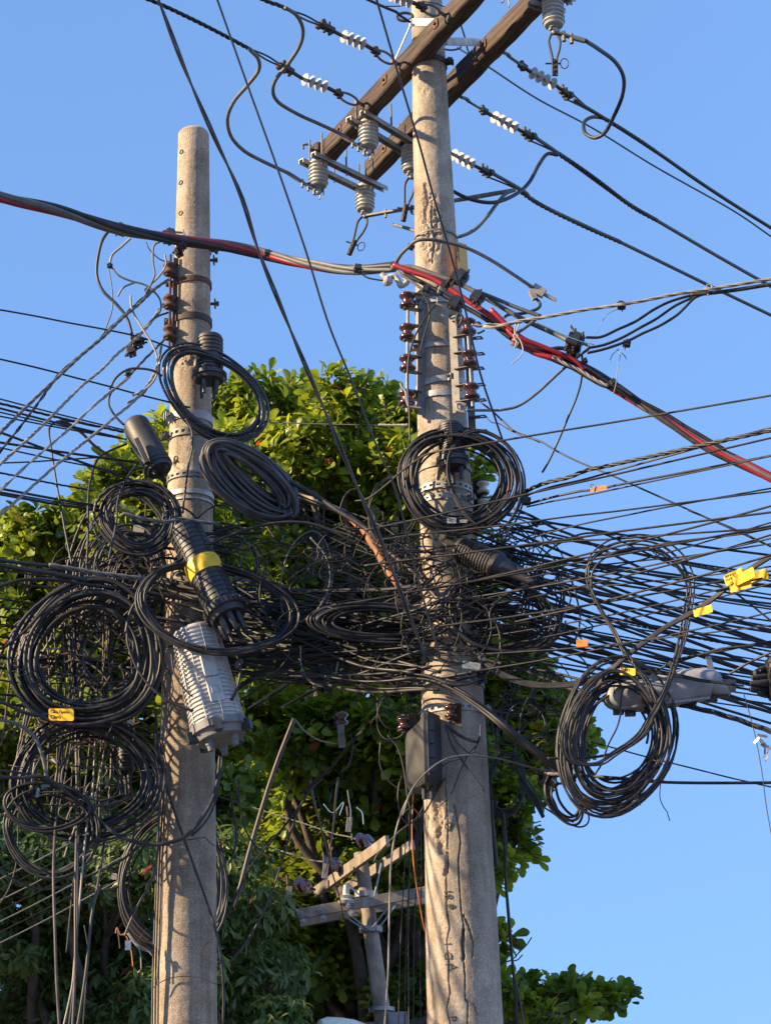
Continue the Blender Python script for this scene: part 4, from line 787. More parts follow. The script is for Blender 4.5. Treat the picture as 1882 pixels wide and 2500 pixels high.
clamp('large black connector pair under the thin front cable on the right pole', 'D', 1240, 615, 9.5, 1.3, rot=35, stubs=4); clamp('black connector below the red cable on the right pole', 'D', 1220, 765, 9.55, 1.2, rot=30, stubs=3); clamp('black connector gripping the second red cable', 'D', 1345, 730, 9.48, 1.1, rot=40, stubs=4)
clamp('upper block of the big black tap clamp in the right sky', 'E', 530, 790, 9.45, 1.35, rot=25, stubs=5); clamp('lower block of the big black tap clamp in the right sky', 'E', 520, 845, 9.5, 1.0, rot=35, stubs=3); clamp('triangular black clip below the big tap clamp', 'E', 585, 905, 9.5, .45, rot=60, stubs=1)
clamp('small black clamp on the pale rising cable in the right sky', 'E', 797, 585, 9.3, .7, rot=0, stubs=2); clamp('small black clamp on the double curved cables at right', 'E', 828, 805, 9.35, .65, rot=10, stubs=2); clamp('black tie on the red bundle below the small clamps', 'E', 750, 1030, 9.45, .6, rot=60, stubs=1)
clamp('black and pale splice on the thick cable in front of the tilted closure boot', 'I', 1130, 765, 9.9, .8, rot=40, stubs=0); clamp('dark cone splice at the right of the right pole ring', 'I', 1065, 620, 9.75, .9, rot=5, stubs=0)
q = MB(); p = px2('E', 318, 498, 9.68); q.bar(p+[-.03, 0, .02], p+[.03, 0, -.02], .03, .05); q.bar(p+[-.04, 0, 0], p+[-.02, 0, -.05], .025, .03); q.cyl(p+[-.05, 0, .03], p+[.09, 0, -.06], .011, 8); tag(q.build('groove_clamp', 'cable_pale'), 'pale parallel groove clamp on the cut end of the arching neutral', 'connector')
# white hook insulator at left of right pole
o = thing('hook_insulator', 'whitish polymer hook and knob holding the trunk bundle at the right pole', 'insulator', px2('D', 850, 620, 9.72))
q = MB(); q.tube(smooth([px2('D', x, y, 9.72) for x, y in ((790, 590), (815, 615), (860, 605), (885, 630), (900, 660), (935, 640), (925, 615))], 6), .016, 12); q.build('hook', 'white_polymer', o)
q = MB(); c = px2('D', 810, 610, 9.7); q.lathe([(.01, 0), (.026, .006), (.03, .02), (.022, .04), (.01, .05)], c-[.01, 0, .02], (1, 0, -.2), 16); q.build('knob', 'white_polymer', o)
cab('D', '640,560 700,610 760,625 800,630', 9.72, 4, 'cable_black', 'black tie wire from the bundle to the whitish hook', name='tie_wire', cat='wire')
q = MB(); p = px2('C', 1018, 350, 10.2); q.bar(p+[-.06, 0, .01], p+[.05, 0, -.005], .06, .012, up=(0, -.6, 1)); q.bar(p+[.05, 0, 0], p+[.06, 0, -.06], .06, .01, up=(1, 0, 0)); tag(q.build('steel_saddle', 'steel'), 'bright bent steel saddle behind the bundle on the left pole', 'bracket')
# yellow plate
o = thing('warning_plate', 'rusty edged yellow warning plate on the right flank of the right pole', 'sign', px2('D', 1250, 500, 9.93))
a, b = px2('D', 1222, 400, 9.86), px2('D', 1280, 420, 10.0); hh = px2('D', 1250, 400, 9.9)[2]-px2('D', 1250, 600, 9.9)[2]
q = MB(); q.add([a, b, b-[0, 0, hh], a-[0, 0, hh]]+[p+np.array([.003, .003, 0]) for p in (a, b, b-[0, 0, hh], a-[0, 0, hh])], [np.array([[0, 3, 2, 1], [4, 5, 6, 7], [0, 1, 5, 4], [1, 2, 6, 5], [2, 3, 7, 6], [3, 0, 4, 7]])]); q.build('plate', 'yellow_plate', o)
xd = (b-a)/np.linalg.norm(b-a); lettering('s.a.', .09, a+xd*.10-[0, 0, .0]+xd*.0-np.array([0, 0, hh*.02+.09*1.0])+np.array([0, -.004, 0])+xd*(-.035), np.array([0, 0, -1.]), xd, 'ink', o, 'lettering', .001) if 0 else lettering('S.a.', .085, a+xd*.035+np.array([0, -.004, -hh*.62]), np.array([0, 0, 1.]), -xd, 'ink', o, 'lettering', .001, .001)
# ---------------------------------------------------------------- tags
def tagplate(label, c, x0, y0, x1, y1, h, Y, m='yellow', txt=None, tm='ink', ts=.6, Y1=None, lines=1, name='cable_tag'):
    # left and right ends of the centre line, height h, in crop pixels
    a = px2(c, x0, y0, Y); b = px2(c, x1, y1, Y if Y1 is None else Y1); H = h*CR[c][2]*mpp(a); o = thing(name, label, 'cable tag', (a+b)/2); xd = (b-a)/np.linalg.norm(b-a); up = UP-xd*np.dot(UP, xd); up /= np.linalg.norm(up)
    q = MB(); n = np.cross(xd, up); e = H*.12; L = np.linalg.norm(b-a); out = [(e, -H/2), (L-e, -H/2), (L, -H/2+e), (L, H/2-e), (L-e, H/2), (e, H/2), (0, H/2-e), (0, -H/2+e)]
    v = [a+xd*u+up*w_+n*.0015 for u, w_ in out]+[a+xd*u+up*w_-n*.0015 for u, w_ in out]; i = np.arange(8); q.add(v, [i[None], (i[::-1]+8)[None], np.stack([i, i+8, (i+1) % 8+8, (i+1) % 8], -1)]); q.build('plate', m, o, sharp=20)
    if txt:
        sz = H*ts; L0 = len(txt)*sz*.56; sx_ = min(1., L*.9/L0)
        for k, line in enumerate(txt.split('|')): lettering(line, sz*sx_ if '|' not in txt else min(sz, L*.86/(len(line)*.56)), a+xd*L*.07+up*(H*.5-H*(.08)-sz*(.72+1.05*k))+n*.0025, xd, up, tm, o, 'lettering', .0004, .0002)
    q = MB(); c_ = a+xd*L*.12+up*H*.3; q.tube(smooth([c_, c_+up*.015+n*.01, c_+up*.02-n*.01, c_-n*.006], 4), .0016, 5); q.build('tie', 'plastic', o)
    return o
tagplate('yellow tag with two lines of lettering at the bottom of the big left coil', 'K', 400, 1312, 603, 1316, 98, 9.98, Y1=9.93, txt='Cabo Óptico|Claro', ts=.42)
tagplate('orange and maroon tag hanging alone in the sky right of the right pole', 'M', 346, 748, 424, 758, 52, 9.5, 'orange_tag', Y1=9.43, txt='= =', tm='ink_red')
tagplate('yellow tag with faint lettering atop the lower right coil', 'M', 640, 940, 745, 946, 48, 9.4, Y1=9.34, txt='UFINET', ts=.5)
tagplate('leftmost of the sunlit yellow tag cluster at the right edge', 'M', 1350, 330, 1480, 270, 75, 9.12, Y1=9.02, txt='UFINET|FONE', ts=.3)
tagplate('brightest pale yellow tag in the middle of the right tag cluster', 'M', 1410, 335, 1550, 265, 70, 9.06, Y1=8.93, txt='', ts=.3)
tagplate('lowest yellow tag of the cluster at the right edge', 'M', 1385, 385, 1528, 345, 48, 9.1, Y1=9.0, txt='')
tagplate('rightmost yellow tag with lines of text in the right cluster', 'M', 1505, 325, 1640, 275, 72, 9.12, Y1=9.02, txt='UFINET|FIBRA', ts=.3)
tagplate('slanting yellow tag hooked on the thick cable left of the tag cluster', 'M', 1140, 550, 1265, 512, 52, 9.2, Y1=9.12, txt='')
tagplate('orange tag strapped round the cable in the right sky', 'I', 1500, 546, 1612, 525, 30, 9.35, 'orange_tag', Y1=9.25)
tagplate('pale worn tag at the bottom of the right pole ring', 'I', 530, 750, 592, 752, 38, 9.62, 'pale_tag', txt='Telefone|Cabo', ts=.3); tagplate('narrow pale tag beside the worn tag at the ring bottom', 'I', 616, 755, 666, 756, 22, 9.62, 'pale_tag')
tagplate('blank whitish tag in the shade on the right pole', 'L', 634, 475, 754, 495, 48, 9.7, 'pale_tag'); tagplate('small green tag among the leads under the upright closure of the ring', 'I', 520, 572, 552, 580, 30, 9.64, 'cable_blue')
tagplate('small white label on a cable at the left, above the lower rings', 'N', 375, 305, 415, 330, 28, 10.2, 'pale_tag'); tagplate('pale blue ribbon tied above the lower left loops', 'N', 262, 545, 285, 548, 70, 10.1, 'cable_blue'); tagplate('second strip of the pale blue ribbon at the lower left loops', 'N', 300, 505, 362, 490, 40, 10.1, 'cable_blue')
tagplate('white label caught inside the small left ring', 'F', 905, 1080, 980, 1090, 45, 10.5, 'pale_tag'); tagplate('grey label in the shaded tangle right of the yellow ringed closure', 'J', 745, 575, 875, 590, 50, 10.45, 'mid_grey'); tagplate('bright foil scrap right of the pale grey closure', 'J', 770, 1150, 800, 1180, 75, 10.2, 'foil')
tagplate('white lump of tape left of the left pole above the lowest wires', 'N', 915, 38, 965, 42, 42, 10.3, 'pale_tag'); tagplate('pale label behind the lower left loops near the trunk', 'N', 805, 1150, 845, 1150, 45, 10.7, 'pale_tag')
# ---------------------------------------------------------------- coils
k_ = 'cable_black'
coilthing('loose loop of glossy black cables hung at the dome closure of the left pole', 463*1.1303, 851*1.1303, 134, 88, 40, 9, .075, 6.5, 10.33, 'cable_gloss', ya=.06, yn=.05, seed=3, cen=.03)
def sloped(o):
    pass
o = thing('cable_coil', 'large slanting oval coil of thick charcoal cable right of the left pole', 'cable coil', PC('G', 580, 1060, 10.3)); mb = MB(); g = np.random.RandomState(5); pts = []; nt_ = 40
for i in range(nt_*40):
    u = i/40; k = int(u); a = u*2*math.pi
    s1 = .5+.5*math.sin(u*1.9)*math.cos(u*.53); s1 = (k*.618) % 1*.92+.08*s1     # 0 = innermost turn, 1 = outermost
    Lx, Ly, Rx, Ry = 500-190*s1, 890-10*s1, 850+85*s1, 1240+90*s1; bx = 24+182*s1
    Lx += 22*math.sin(u*.83+1); Ly += 26*math.sin(u*.61); Rx += 26*math.sin(u*.47+2); Ry += 30*math.sin(u*.71+.5); bx += 12*math.sin(u*1.13)
    cx, cy = (Lx+Rx)/2, (Ly+Ry)/2; dx, dy = (Rx-Lx)/2, (Ry-Ly)/2; l = math.hypot(dx, dy); nx, ny = dy/l, -dx/l
    x = cx+dx*math.cos(a)+nx*bx*math.sin(a)*(1.0+.12*math.cos(a)); y = cy+dy*math.cos(a)+ny*bx*math.sin(a)
    pts.append(PC('G', x, y, 10.16+.09*math.cos(a)-.05*s1+.05*math.sin(u*2.7)+.02*math.sin(u*.9)))
mb.tube(np.array(pts), 9.5/2*mpp(pts[0]), 6); mb.build('cable', 'coil_grey', o, sharp=0)
for (x, y) in ((470, 830), (700, 1010), (800, 1280)):
    t = MB(); c = PC('G', x, y, 10.3); t.tube([c+np.array([.05*math.cos(q), .06*math.sin(q), .05*math.cos(q)]) for q in np.linspace(0, 6.28, 14)], .0022, 5); t.build('cable_tie', 'plastic', o, sharp=0)
coilthing('round coil of dark cable under the smooth tilted closure', 937*.36036, 900+1005*.36036, 83, 74, 0, 20, .17, 6.5, 10.25, 'cable_black', yn=.06, seed=8, cen=.03)
coilthing('biggest round coil of thick black cable, holding the lettered yellow tag', 720*.3003, 1350+830*.3003, 156, 153, 0, 15, .14, 10, 10.15, 'cable_black', yn=.07, seed=11, cen=.035, ties=4)
coilthing('wide tilted loops of black cable encircling the two long closures on the left pole', 300+635*.36036, 1200+790*.36036, 176, 103, 9, 7, .06, 6.5, 10.0, 'cable_black', yb=-.04, yn=.03, seed=13, cen=.03, ties=2)
coilthing('large coil of thin cable at lower left around the hanging black closure', 610*.33898, 1750+450*.33898, 160, 136, 4, 15, .13, 6.5, 10.2, 'cable_black', yn=.07, seed=17, cen=.05)
coilthing('lower loops of black cable sagging at the far lower left', 370*.33898, 1750+830*.33898, 106, 108, 0, 7, .09, 6, 10.2, 'cable_black', yn=.06, seed=19, cen=.05, ties=2)
coilthing('small upper loops knotted at the pale blue ribbon on the far left', 330*.33898, 1750+640*.33898, 98, 54, 6, 4, .06, 7, 10.1, 'cable_black', yn=.05, seed=23, cen=.04, ties=1)
coilthing('tall coil hanging behind the lower shaft of the left pole', 1250*.33898, 1750+1200*.33898, 124, 158, 3, 10, .09, 6, 10.95, 'cable_black', yn=.05, seed=29, cen=.04)
coilthing('dense dark hank of wire hanging behind the round coils on the left', 300, 1440, 82, 150, 6, 22, .45, 6, 10.65, 'cable_black', yn=.1, seed=31, cen=.16, ties=1)
coilthing('great ring of cable around the upright closure on the right pole', 900+600*.36036, 1000+480*.36036, 120, 110, 12, 26, .13, 5.6, 9.72, 'cable_black', yn=.07, seed=37, cen=.05, ties=4)
coilthing('three loose outer loops swinging right of the ring on the right pole', 900+800*.36036, 1000+480*.36036, 92, 128, -14, 3, .05, 5, 9.62, 'cable_grime', yn=.04, seed=41, cen=.05, ties=0)
coilthing('heavy coil of many cables hanging in the sky at the lower right', 1282+620*.36036, 1300+1400*.36036, 116, 148, 12, 27, .19, 6, 9.6, 'cable_black', yn=.10, seed=43, cen=.07, ties=4)
coilthing('small bunch of thin wire loops right of the right pole, near its cracked part', 900+930*.36036, 1450+1290*.36036, 38, 72, 4, 8, .14, 4, 10.15, 'cable_grime', yn=.05, seed=47, cen=.08, ties=1)
coilthing('flat sagging hank of wires bridging the two poles', 822*1.1303, 1345*1.1303, 150, 40, 3, 16, .18, 6, 9.9, 'cable_black', yn=.08, seed=53, cen=.07, ties=2)
coilthing('oval loops of cable wrapped round the waist of the right pole', 1075*1.1303, 1325*1.1303, 128, 92, 8, 8, .13, 5.5, 9.78, 'cable_black', yn=.08, seed=59, cen=.09, ties=1)
coilthing('small sparse loops beneath the tilted closure boot at right', 1175*1.1303, 1310*1.1303, 40, 92, 8, 6, .2, 4.5, 9.9, 'cable_grime', yn=.05, seed=61, cen=.15, ties=0)
coilthing('small hank of wire dangling under the brown spool clamp at right', 1282+270*.36036, 1300+1800*.36036, 36, 58, -25, 5, .15, 6, 9.75, 'cable_black', yn=.04, seed=67, cen=.12, ties=0)
coilthing('thin wire loops in the shadow of the trees, right of the long closures', 1215, 1530, 120, 50, 8, 5, .14, 4.5, 9.95, 'cable_grime', yn=.05, seed=71, cen=.1, ties=0)
coilthing('sparse loops sprawling left of the right pole ring', 900+160*.36036, 1000+690*.36036, 58, 82, 10, 3, .2, 3.5, 9.9, 'cable_grime', yn=.06, seed=73, cen=.15, ties=0)
coilthing('single thin grey loop in front of the leaves between the poles', 300+1240*.36036, 1200+600*.36036, 62, 118, 12, 1.4, .03, 4, 10.2, 'cable_grey', yn=.03, seed=79, cen=.02, ties=0)
coilthing('pair of narrow pale loops hanging below the flat hank', 300+1330*.36036, 1200+1120*.36036, 44, 66, 0, 2, .04, 3.5, 10.25, 'cable_pale', yn=.03, seed=83, cen=.05, ties=0)
# figure eight
o = thing('cable_coil', 'tall figure eight of thin black cables standing against the sky at right', 'cable coil', PC('M', 780, 600, 9.4)); mb = MB()
base = [(690, 830), (590, 650), (500, 500), (420, 330), (430, 180), (560, 70), (740, 30), (920, 60), (1060, 170), (1130, 330), (1110, 520), (1070, 720), (1020, 900), (950, 1080), (870, 1230), (760, 1380), (600, 1490), (470, 1560), (300, 1540), (250, 1400), (300, 1200), (420, 1020), (560, 930), (700, 960), (810, 1060), (880, 1150), (830, 1010), (760, 920), (690, 830)]
pts = []; g = random.Random(5)
for k in range(6):
    dx, dy, sc = g.uniform(-22, 22), g.uniform(-14, 14), g.uniform(.90, 1.06); yo = g.uniform(-.06, .06)
    for (x, y) in base[:-1]: pts.append(PC('M', 780+(x-780)*sc+dx+g.uniform(-8, 8), 830+(y-830)*(sc if y < 830 else 1)+dy, 9.42+yo+.04*math.sin(y*.004)))
mb.tube(smooth(pts, 7), 5/2*mpp(pts[0]), 6); mb.build('cable', 'cable_black', o, sharp=0)
# ---------------------------------------------------------------- named single cables
cab('W', '333,-25 345,5 400,150 465,300 520,420 558,540 610,670 660,790 722,935 775,1060 830,1185 880,1320 925,1430', [7.6, 9.2], 12, 'cable_gloss', 'thickest glossy black cable dropping steeply from the top edge past the left pole head', ext='b', tw=2, pitch=420)
cab('W', '462,-20 470,0 530,170 600,365 660,540 710,700 765,835 810,955 855,1060 880,1160 905,1260 950,1420', [7.8, 9.3], 5.5, 'cable_gloss', 'single black cable dropping steeply between the poles from the top edge', ext='b')
cab('W', '800,-40 815,5 860,160 905,310 935,420 965,520 1000,650 1035,800 1068,900 1085,950', [7.5, 9.4], 5.5, 'cable_gloss', 'black cable crossing the head of the right pole from the top edge', ext='b')
cab('C', '-80,790 0,800 200,835 400,875 600,912 760,945 870,975 990,1020', [9.8, 10.4], 4.5, k_, 'upper thin cable from the left edge ending at the rusty spools', ext='b')
cab('F', '-250,-120 0,-65 280,0 500,58 740,120 960,180 1180,235 1290,265', [9.8, 10.4], 4.5, k_, 'second thin cable from the left edge passing behind the cable loop of the left pole', ext='b')
# cables hanging left of the left pole
cab('C', '700,335 640,340 595,400 570,500 565,600 600,690 680,770 740,850 768,940', 10.2, 8, k_, 'stout black lead curving from the trunk bundle to the hanging black connector')
cab('C', '760,385 700,440 655,480 640,530', 10.3, 6, 'cable_pale', 'short pale lead above the small clip in the left sky')
cab('C', '645,545 690,600 760,632 830,650 880,680 930,740 930,810 870,870 820,930', 10.3, 5, 'cable_grey', 'pale tapped lead curling right from the small clip')
cab('C', '630,550 650,660 655,780 630,870 590,960 540,1010', 10.3, 3.5, 'cable_grey', 'thin grey lead falling straight from the small clip')
cab('C', '685,722 720,670 790,640', 10.25, 5, 'cable_pale', 'short stub of stripped pale wire pointing down in the left sky')
cab('C', '760,718 770,800 830,910 880,990 915,1080 910,1180 860,1250 770,1300', 10.2, 5.5, 'cable_pale', 'pale wire winding down beside the hanging black connector')
cab('C', '940,400 895,430 890,520 900,590 880,650 850,700', 10.15, 5, 'cable_grey', 'grey service lead dropping from the bundle clamp to the twisted drops')
cab('C', '960,480 965,540 930,600 880,650', 10.2, 5, 'cable_pale', 'pale service lead beside the topmost rusty spool')
cab('C', '850,405 870,450 920,500 960,520', 10.3, 3, 'cable_black', 'thin black lead above the topmost rusty spool')
g_ = 'twisted service drops slanting from the left pole to the lower left'
cab('C', '980,625 900,680 800,775 700,860 600,960 480,1060 330,1200 180,1340 60,1460 -150,1660', [10.4, 9.6], 9, 'cable_grey', 'uppermost twisted service drop running to the lower left', tw=3, ext='e', group=g_, pitch=80)
cab('C', '890,680 790,770 650,900 560,990 440,1090 340,1180 240,1320 120,1480 -60,1700', [10.35, 9.7], 8, k_, 'dark service drop intertwined below the uppermost one', tw=2, ext='e', group=g_, pitch=80)
cab('C', '950,765 880,870 800,960 680,1060 590,1150 480,1240 390,1330 220,1500 0,1700 -100,1790', [10.4, 9.6], 8, 'cable_pale', 'second twisted drop passing behind the hanging black connector', tw=3, ext='e', group=g_, pitch=70)
cab('C', '980,815 900,850 800,955', [10.4, 10.35], 5, k_, 'short black lead from the middle rusty spool', ext='')
cab('C', '960,970 900,1030 820,1110 740,1195 680,1250 580,1330', [10.4, 10.3], 7, 'cable_grey', 'twisted drop leaving the lowest rusty spool', tw=3, pitch=70)
cab('F', '880,60 760,150 640,250 470,410 330,530 180,660 0,830 -150,970', [10.2, 9.6], 8, 'cable_pale', 'third pale service drop crossing the black cables at left', tw=2, ext='e', group=g_, pitch=120)
cab('F', '1070,0 1000,120 900,230 790,320 690,405 560,510 400,640 220,800 0,1000 -150,1140', [10.3, 9.6], 8, 'cable_pale', 'lowest pale service drop reaching the left edge above the tree', tw=3, ext='e', group=g_, pitch=90)
cab('C', '940,1010 920,1100 880,1200 830,1290 740,1340', 10.3, 6, 'cable_grey', 'grey lead bowing right of the lower twisted drop')
cab('F', '0,640 200,632 420,618 600,606 760,600', [9.8, 10.3], 4, k_, 'thin black wire almost level across the pale drops at left')
cab('F', '760,150 740,200 745,260 790,330 840,380', 10.25, 6, k_, 'black lead entering the top of the smooth tilted closure')
cab('F', '1100,50 1040,15 960,0 870,5 790,60 745,140', 10.2, 6, k_, 'black loop arching over the thin sky left of the left pole')
cab('F', '1005,290 1040,305 1045,350 1050,430', 10.3, 2, 'cable_grey', 'hair thin wire twig above the smooth tilted closure'); 
cab('F', '1260,340 1300,420 1305,530 1280,650 1265,760 1250,880 1240,980', 10.2, 5.5, k_, 'black cable running down the face of the left pole past both straps')
cab('F', '490,1330 460,1180 430,1020 400,860 370,680 350,540 335,440 345,390 400,355 500,360 640,390', [10.0, 10.3], 5.5, 'cable_black', 'hooked cable rising in front of the bright leaves at left')
cab('F', '590,1330 598,1150 600,900 615,760 660,620 740,560 860,510', [10.0, 10.3], 6, 'cable_black', 'arched cable left of the small round coil, first one')
cab('F', '740,1290 790,1050 800,900 850,760 930,650', [10.0, 10.2], 6, 'cable_black', 'cable crossing the front of the small round coil')
cab('F', '620,1010 650,1120 700,1220 780,1310', [10.1, 10.1], 4, 'cable_grey', 'pale thin cable under the left twisted messenger')
cab('F', '400,355 470,375 560,440 640,520 740,590 830,660 870,700', [10.2, 10.3], 7, 'cable_black', 'thick black arc from the hooked cable down to the round coil')
cab('J', '0,150 100,175 200,195 300,205 390,185 460,195 560,210 660,215', [10.0, 10.1], 10, 'cable_grey', 'grey twisted messenger strand across the small round coil', tw=3, ext='', name='messenger_wire', pitch=90)
cab('K', '400,100 600,130 800,165 1000,190 1190,212', [10.05, 10.15], 13, 'cable_grey', 'stout grey armoured twist above the biggest coil', tw=3, name='messenger_wire', pitch=100)
cab('K', '-300,90 0,100 200,135 420,165 600,200 760,240 900,290', [9.7, 10.2], 12, k_, 'thick black cable entering from the left edge above the biggest coil', ext='b')
cab('K', '-300,20 0,60 200,85 420,110 620,140', [9.7, 10.2], 9, k_, 'black cable entering the left edge below the leaves', ext='b')
cab('K', '-100,300 0,270 150,225 300,215 500,225 700,255 900,280 1100,300 1400,360 1665,400', [9.9, 10.2], 9, k_, 'long bowed black cable sweeping over the biggest coil')
cab('K', '-50,800 60,750 200,640 300,530 400,420 520,320 640,260', [10.0, 10.05], 8, k_, 'black cable crossing the upper left of the biggest coil')
cab('K', '-60,1190 60,1230 180,1290 300,1320 400,1315', [9.95, 10.05], 9, k_, 'black cable from the left edge up to the lettered yellow tag', ext='b')
cab('K', '-30,1350 80,1370 180,1410 260,1470 310,1540 360,1700 380,1830', [10.0, 10.1], 9, 'cable_grey', 'grey cable bending down at the far left below the biggest coil')
cab('J', '30,940 40,1050 110,1220 230,1360 400,1460 560,1500 680,1470 760,1370 800,1200 770,1100', 10.0, 7, k_, 'long loop of cable across the pale grey closure')
cab('J', '20,960 60,800 180,640 330,500 520,390 720,300 900,240 1080,210 1250,215 1400,260 1560,340 1665,400', [10.0, 10.1], 8, k_, 'long arching cable passing over the yellow ringed closure')
cab('J', '240,640 290,740 350,830 430,920 540,980 660,1020', 10.05, 5, k_, 'thin cable cutting across the left pole above the pale closure')
cab('J', '330,1100 350,1230 420,1340 530,1430 660,1500 800,1560', 10.0, 5, k_, 'slack dark cable crossing the lower half of the pale closure')
for k, (s, wv) in enumerate((('1000,0 1080,60 1130,100 1180,200 1190,400 1180,560', 4),)): pass
cab('J', '800,1250 900,1265 1020,1230 1100,1150 1140,1050 1150,900 1130,800', 10.1, 4.5, 'cable_grime', 'thin loop hanging right of the pale grey closure')
cab('J', '1270,310 1370,430 1405,560 1380,700 1290,830 1190,890', 10.0, 4.5, 'cable_grey', 'thin grey bow in front of the leaves between the poles')
cab('J', '1205,1050 1210,1180 1260,1280 1340,1310 1430,1260 1460,1150', 10.1, 3.5, 'cable_pale', 'narrow pale hook of wire under the flat hank')
# lower left drops
g_ = 'cables hanging down the lower left'
cab('N', '440,330 415,640 395,900 388,1100 390,1300 400,1600 410,1900 430,2230', [10.5, 9.9, 9.8, 9.8], 7, 'cable_brown', 'leftmost sunlit brown cable hanging straight to the bottom edge', ext='e', E=3)
cab('N', '600,-260 552,100 555,420 558,700 550,1000 545,1300 545,1700 540,1950 525,2230', [10.5, 10.4, 9.95, 9.85, 9.85], 7, 'cable_brown', 'thick sunlit cable in the middle of the hanging bunch', ext='e', E=3)
cab('N', '600,-200 575,400 570,800 562,1100 560,1500 545,1850 500,2230', [10.5, 10.1, 9.9, 9.9], 6, 'cable_grime', 'slim cable pressed against the middle of the hanging bunch', ext='e', E=3)
cab('N', '700,-160 672,500 640,700 620,850 600,1050 570,1400 540,1750 520,1950 460,2230', [10.5, 10.1, 9.95, 9.95], 5, 'cable_pale', 'pale cable crossing from right to left in the hanging bunch', ext='e', E=3)
cab('N', '812,-180 800,450 770,750 740,1000 700,1250 660,1450 625,1800 590,2050 560,2230', [10.55, 10.3, 9.95, 9.9, 9.9], 7, 'cable_brown', 'rightmost brown cable of the bunch, slanting to the bottom edge', ext='e', E=3)
cab('N', '1060,270 1010,550 970,800 950,1000', 10.3, 6, 'cable_grime', 'cable hanging in front of the lower left closure')
cab('N', '760,180 735,350 700,520 660,680 640,860', 10.35, 3.5, 'cable_pale', 'thin yellowish wire beside the hanging closure')
cab('N', '1110,100 1135,400 1145,700 1140,950 1105,1150 1000,1350 930,1500 900,1580', 10.3, 6, 'cable_brown', 'brown cable bending away from the left pole to the frayed wires')
cab('N', '480,1700 510,1400 530,1200 590,950 625,830', 10.2, 4, 'cable_grime', 'thin dark strand left of the hanging bunch')
cab('N', '600,2230 625,1900 640,1700 610,1500', 10.25, 4, 'cable_grime', 'short dark strand low in the hanging bunch')
cab('N', '465,1010 500,900 530,830 545,780', 10.1, 4, 'cable_pale', 'short pale cut wire end among the lower left loops')
for k, (x0, x1, mm, lab) in enumerate(((1160, 1098, 'cable_brown', 'outer brown cable strapped down the left edge of the left pole'), (1178, 1118, 'cable_grime', 'middle cable strapped down the left side of the left pole'), (1196, 1138, 'cable_brown', 'inner brown cable strapped down the left side of the left pole'))):
    pz = [(x0-30, 150), (x0+4, 420), (x0-14, 800), (x0-30, 1100), (x0-44, 1500), (x1+4, 1900), (x1, 2260)]
    cab('N', ' '.join(f'{a},{b}' for a, b in pz), [10.42, 10.44], 5.5, mm, lab, ext='e', E=3)
cab('N', '1120,-60 1135,150 1160,340 1230,600 1320,860 1400,1080 1490,1330 1560,1560 1600,1800 1612,2020 1605,2260', [10.3, 10.35, 10.3, 10.4], 7, k_, 'long black cable slanting down across the left pole to the bottom edge', ext='e', E=3)
cab('N', '330,450 480,520 590,620 700,730 820,830 950,895 1130,920 1260,895 1360,845 1450,740 1530,600 1570,450 1588,270', [10.15, 10.1, 10.2], 10, k_, 'thick black cable slung under the lower left loops and up to the pale closure')
cab('N', '1380,860 1470,770 1540,650 1572,500 1600,330 1590,240', [10.15, 10.2], 6, k_, 'thinner cable doubling the thick one below the pale closure')
cab('N', '-120,410 0,430 150,440 300,430 400,480 520,570 600,640', [9.9, 10.1], 9, k_, 'thick cable coming from the left edge to the knotted ribbon', ext='b')
cab('N', '-80,370 0,385 120,400 250,425 350,470', [9.9, 10.1], 6, 'cable_grime', 'thinner cable coming from the left edge to the knotted ribbon', ext='b')
cab('N', '-60,1040 0,1100 120,1180 260,1235 400,1235 520,1190 700,1120 850,1050 1000,940 1100,820', [10.1, 10.3], 6, k_, 'lowest sagging cable from the left edge toward the left pole', ext='b')
cab('N', '-40,1380 20,1320 90,1180 130,980 135,700 150,560', 10.3, 4, 'cable_grime', 'thin cable curving down at the far left edge')
cab('N', '0,700 120,740 240,780 380,800 480,790 570,740', 10.1, 6, k_, 'single cable crossing the lower left loops')
cab('N', '620,1210 700,1245 780,1245 860,1225', 10.5, 6, k_, 'short dark sagging cable above the shaded leaves')
cab('N', '1320,890 1400,880 1480,870 1510,905 1550,930', 10.42, 2.5, 'iron', 'thin wire tied round the left pole below the sagging cable', name='tie_wire', cat='wire')
cab('N', '1095,1960 1180,1900 1300,1870 1450,1880 1530,1915 1565,1925', 10.42, 2.5, 'iron', 'thin wire tied round the left pole low down', name='tie_wire', cat='wire')
cab('N', '1530,1600 1440,1690 1480,1740 1540,1790 1550,1870 1530,1910', 10.42, 2, 'iron', 'hair thin wire straggling down the left pole', name='tie_wire', cat='wire')
o = thing('frayed_wires', 'bunch of frayed coloured wire ends left of the left pole near the bottom', 'wire', PC('N', 920, 1600, 10.4))
for k, (s, m) in enumerate((('900,1560 870,1570 845,1520 835,1560', 'orange_cable'), ('905,1570 930,1620 950,1700 960,1800', 'orange_cable'), ('920,1560 960,1620 1010,1690 1020,1820', 'cable_pale'), ('930,1560 990,1640 1060,1680 1100,1720', 'cable_pale'), ('850,1540 860,1610 866,1670', 'cable_brown'), ('940,1580 1000,1660 1090,1700', 'cable_pale'))):
    q = MB(); p = path3('N', s, 10.4); q.tube(p, 1.6*mpp(p[0]), 5); q.build('wire_end', m, o, sharp=0)
q = MB(); c = PC('N', 925, 1645, 10.38); q.box(c, (.03, .008, .05), None, .3); q.build('foil_flap', 'foil', o)
